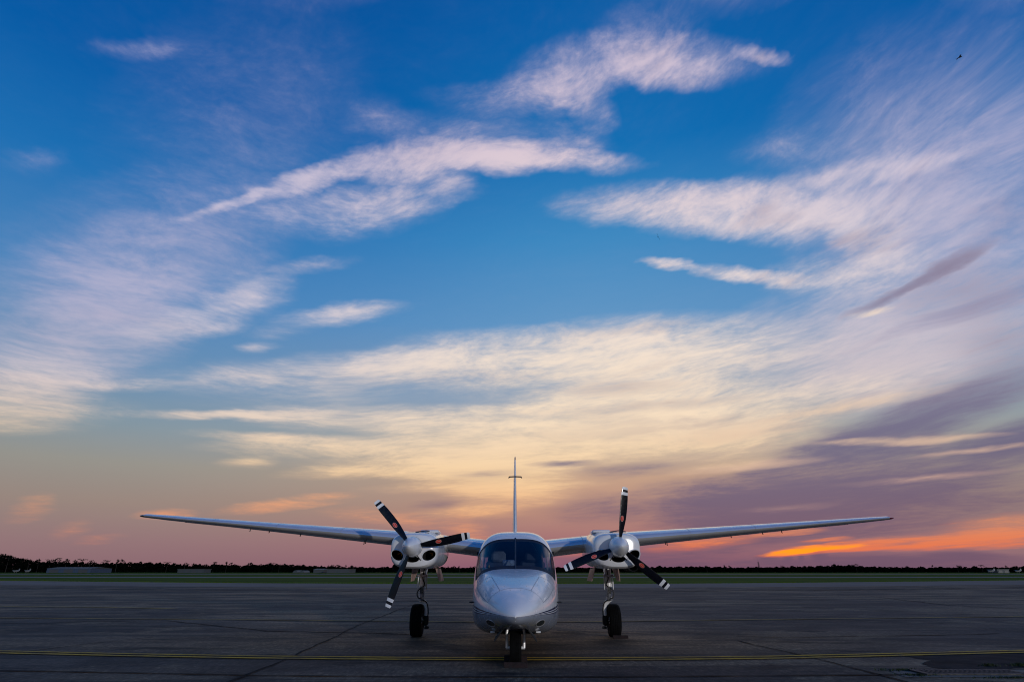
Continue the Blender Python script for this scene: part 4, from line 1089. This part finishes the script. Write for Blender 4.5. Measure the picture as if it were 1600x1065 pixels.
def pine_meshes():
    out = []
    for k in range(5):
        rnd = random.Random(40 + k); h = 10.0; b = MB()
        crown(b, rnd, (0, 0, h*.42), h*.55, 4.2 + k*.4, 120, 'pine'); c = b.build('crown', 'leaf', None, smooth=False)
        t = MB(); t.tube([(0, 0, -.3), (.1, 0, h*.35), (-.1, .05, h*.7), (0, 0, h*.96)], [.26, .2, .13, .04], 7)
        for j in range(6):
            a = rnd.uniform(0, 6.28); z = h * rnd.uniform(.5, .88); l = rnd.uniform(.8, 1.7)
            t.tube([(0, 0, z), (l*math.cos(a), l*math.sin(a), z + .5)], [.07, .03], 5)
        tr = t.build('trunk', 'bark', None); out.append((c.data, tr.data))
        bpy.data.objects.remove(c); bpy.data.objects.remove(tr)
    return out
PM = pine_meshes()
PINES = [(2, 864), (9, 864.5), (15, 868), (24, 869.5), (35, 871.5), (47, 873), (62, 872), (80, 872.5), (87, 871), (94, 871), (105, 872), (117, 873.5), (130, 871.5), (142, 873), (166, 874.5), (184, 873), (192, 872.5), (262, 876.5), (290, 877), (335, 877), (355, 876.5), (362, 877.5), (427, 878), (437, 880), (466, 882), (502, 882.5), (514, 882.5), (520, 881.5), (524, 882), (527, 882), (541, 882), (551, 883.5), (566, 885), (583, 885.5), (598, 885), (700, 884), (718, 883.5), (735, 884), (884, 884), (1104, 883), (1131, 882), (1139, 882.5), (1222, 882.5), (1330, 880.5), (1337, 880.5), (1457, 882), (1495, 882), (1501, 882.5), (1525, 883), (1533, 882), (1571, 882.5), (1588, 883)]
rnd = random.Random(3)
ONES = 'first second third fourth fifth sixth seventh eighth ninth tenth eleventh twelfth thirteenth fourteenth fifteenth sixteenth seventeenth eighteenth nineteenth'.split()
def ORD(i):
    n = i + 1
    if n < 20: return ONES[n - 1]
    t = {2: ('twentieth', 'twenty'), 3: ('thirtieth', 'thirty'), 4: ('fortieth', 'forty')}[n // 10]
    return t[0] if n % 10 == 0 else t[1] + '-' + ONES[n % 10 - 1]
for k, (px, py) in enumerate(PINES):
    D = 545 + (k * 37 % 60); top = at(px, py, D); sc = max(.5, top.z / 10.0)
    e = empty('pine_tree', (top.x, D, 0)); c, t = PM[k % 5]
    link('trunk', t, e); link('crown', c, e)
    e.scale = (sc * .9, sc * .9, sc); e.rotation_euler = (0, 0, rnd.uniform(0, 6.28))
    nl = sum(1 for q in PINES if q[0] < 800); left = px < 800
    i = k if left else len(PINES) - 1 - k
    tag(e, 'dark pine rising above the far tree line, %s from the %s picture edge' % (ORD(i), 'left' if left else 'right'), 'pine tree', 'pines rising out of the far wood')

# ------------------------------------------------------------------ birds
def bird(px, py, dist, span, bank, head, label):
    o = empty('bird', Vector((0, 0, CAM_H)) + ray(px, py) * dist); tag(o, label, 'bird')
    b = MB(); b.tube([(0, -.42, .02), (0, -.34, .02), (0, -.15, .0), (0, .12, 0), (0, .30, 0)], [.012, .05, .085, .07, .02], 10); b.build('body', 'bird', o)
    t = MB().add([(-.03, .28, 0), (.03, .28, 0), (.09, .50, .0), (-.09, .50, .0), (0, .3, -.015)], [(0, 1, 2, 3), (0, 4, 1), (1, 4, 2), (2, 4, 3), (3, 4, 0)]); t.build('tail', 'bird', o, smooth=False)
    for s in (-1, 1):
        rings = []
        for x, y, z, c, th in ((.04, -.16, .02, .30, .035), (.35, -.22, .13, .26, .025), (.65, -.13, .15, .20, .018), (.95, .04, .09, .10, .01), (1.08, .14, .05, .03, .006)):
            rings.append([Vector((s*x, y + c*(.5 + .5*math.cos(a)), z + th*math.sin(a))) for a in [2*math.pi*i/10 for i in range(10)]])
        MB().loft(rings).build('wing', 'bird', o)
    o.scale = (span/2.16,)*3; o.rotation_euler = (R(head[0]), R(bank), R(head[1]))
bird(1499, 90, 75, 1.3, -48, (20, 20), 'small dark bird gliding high in the upper right sky')
bird(1028, 370, 120, 1.5, 70, (30, 15), 'tiny dark bird in the blue gap above the right engine')
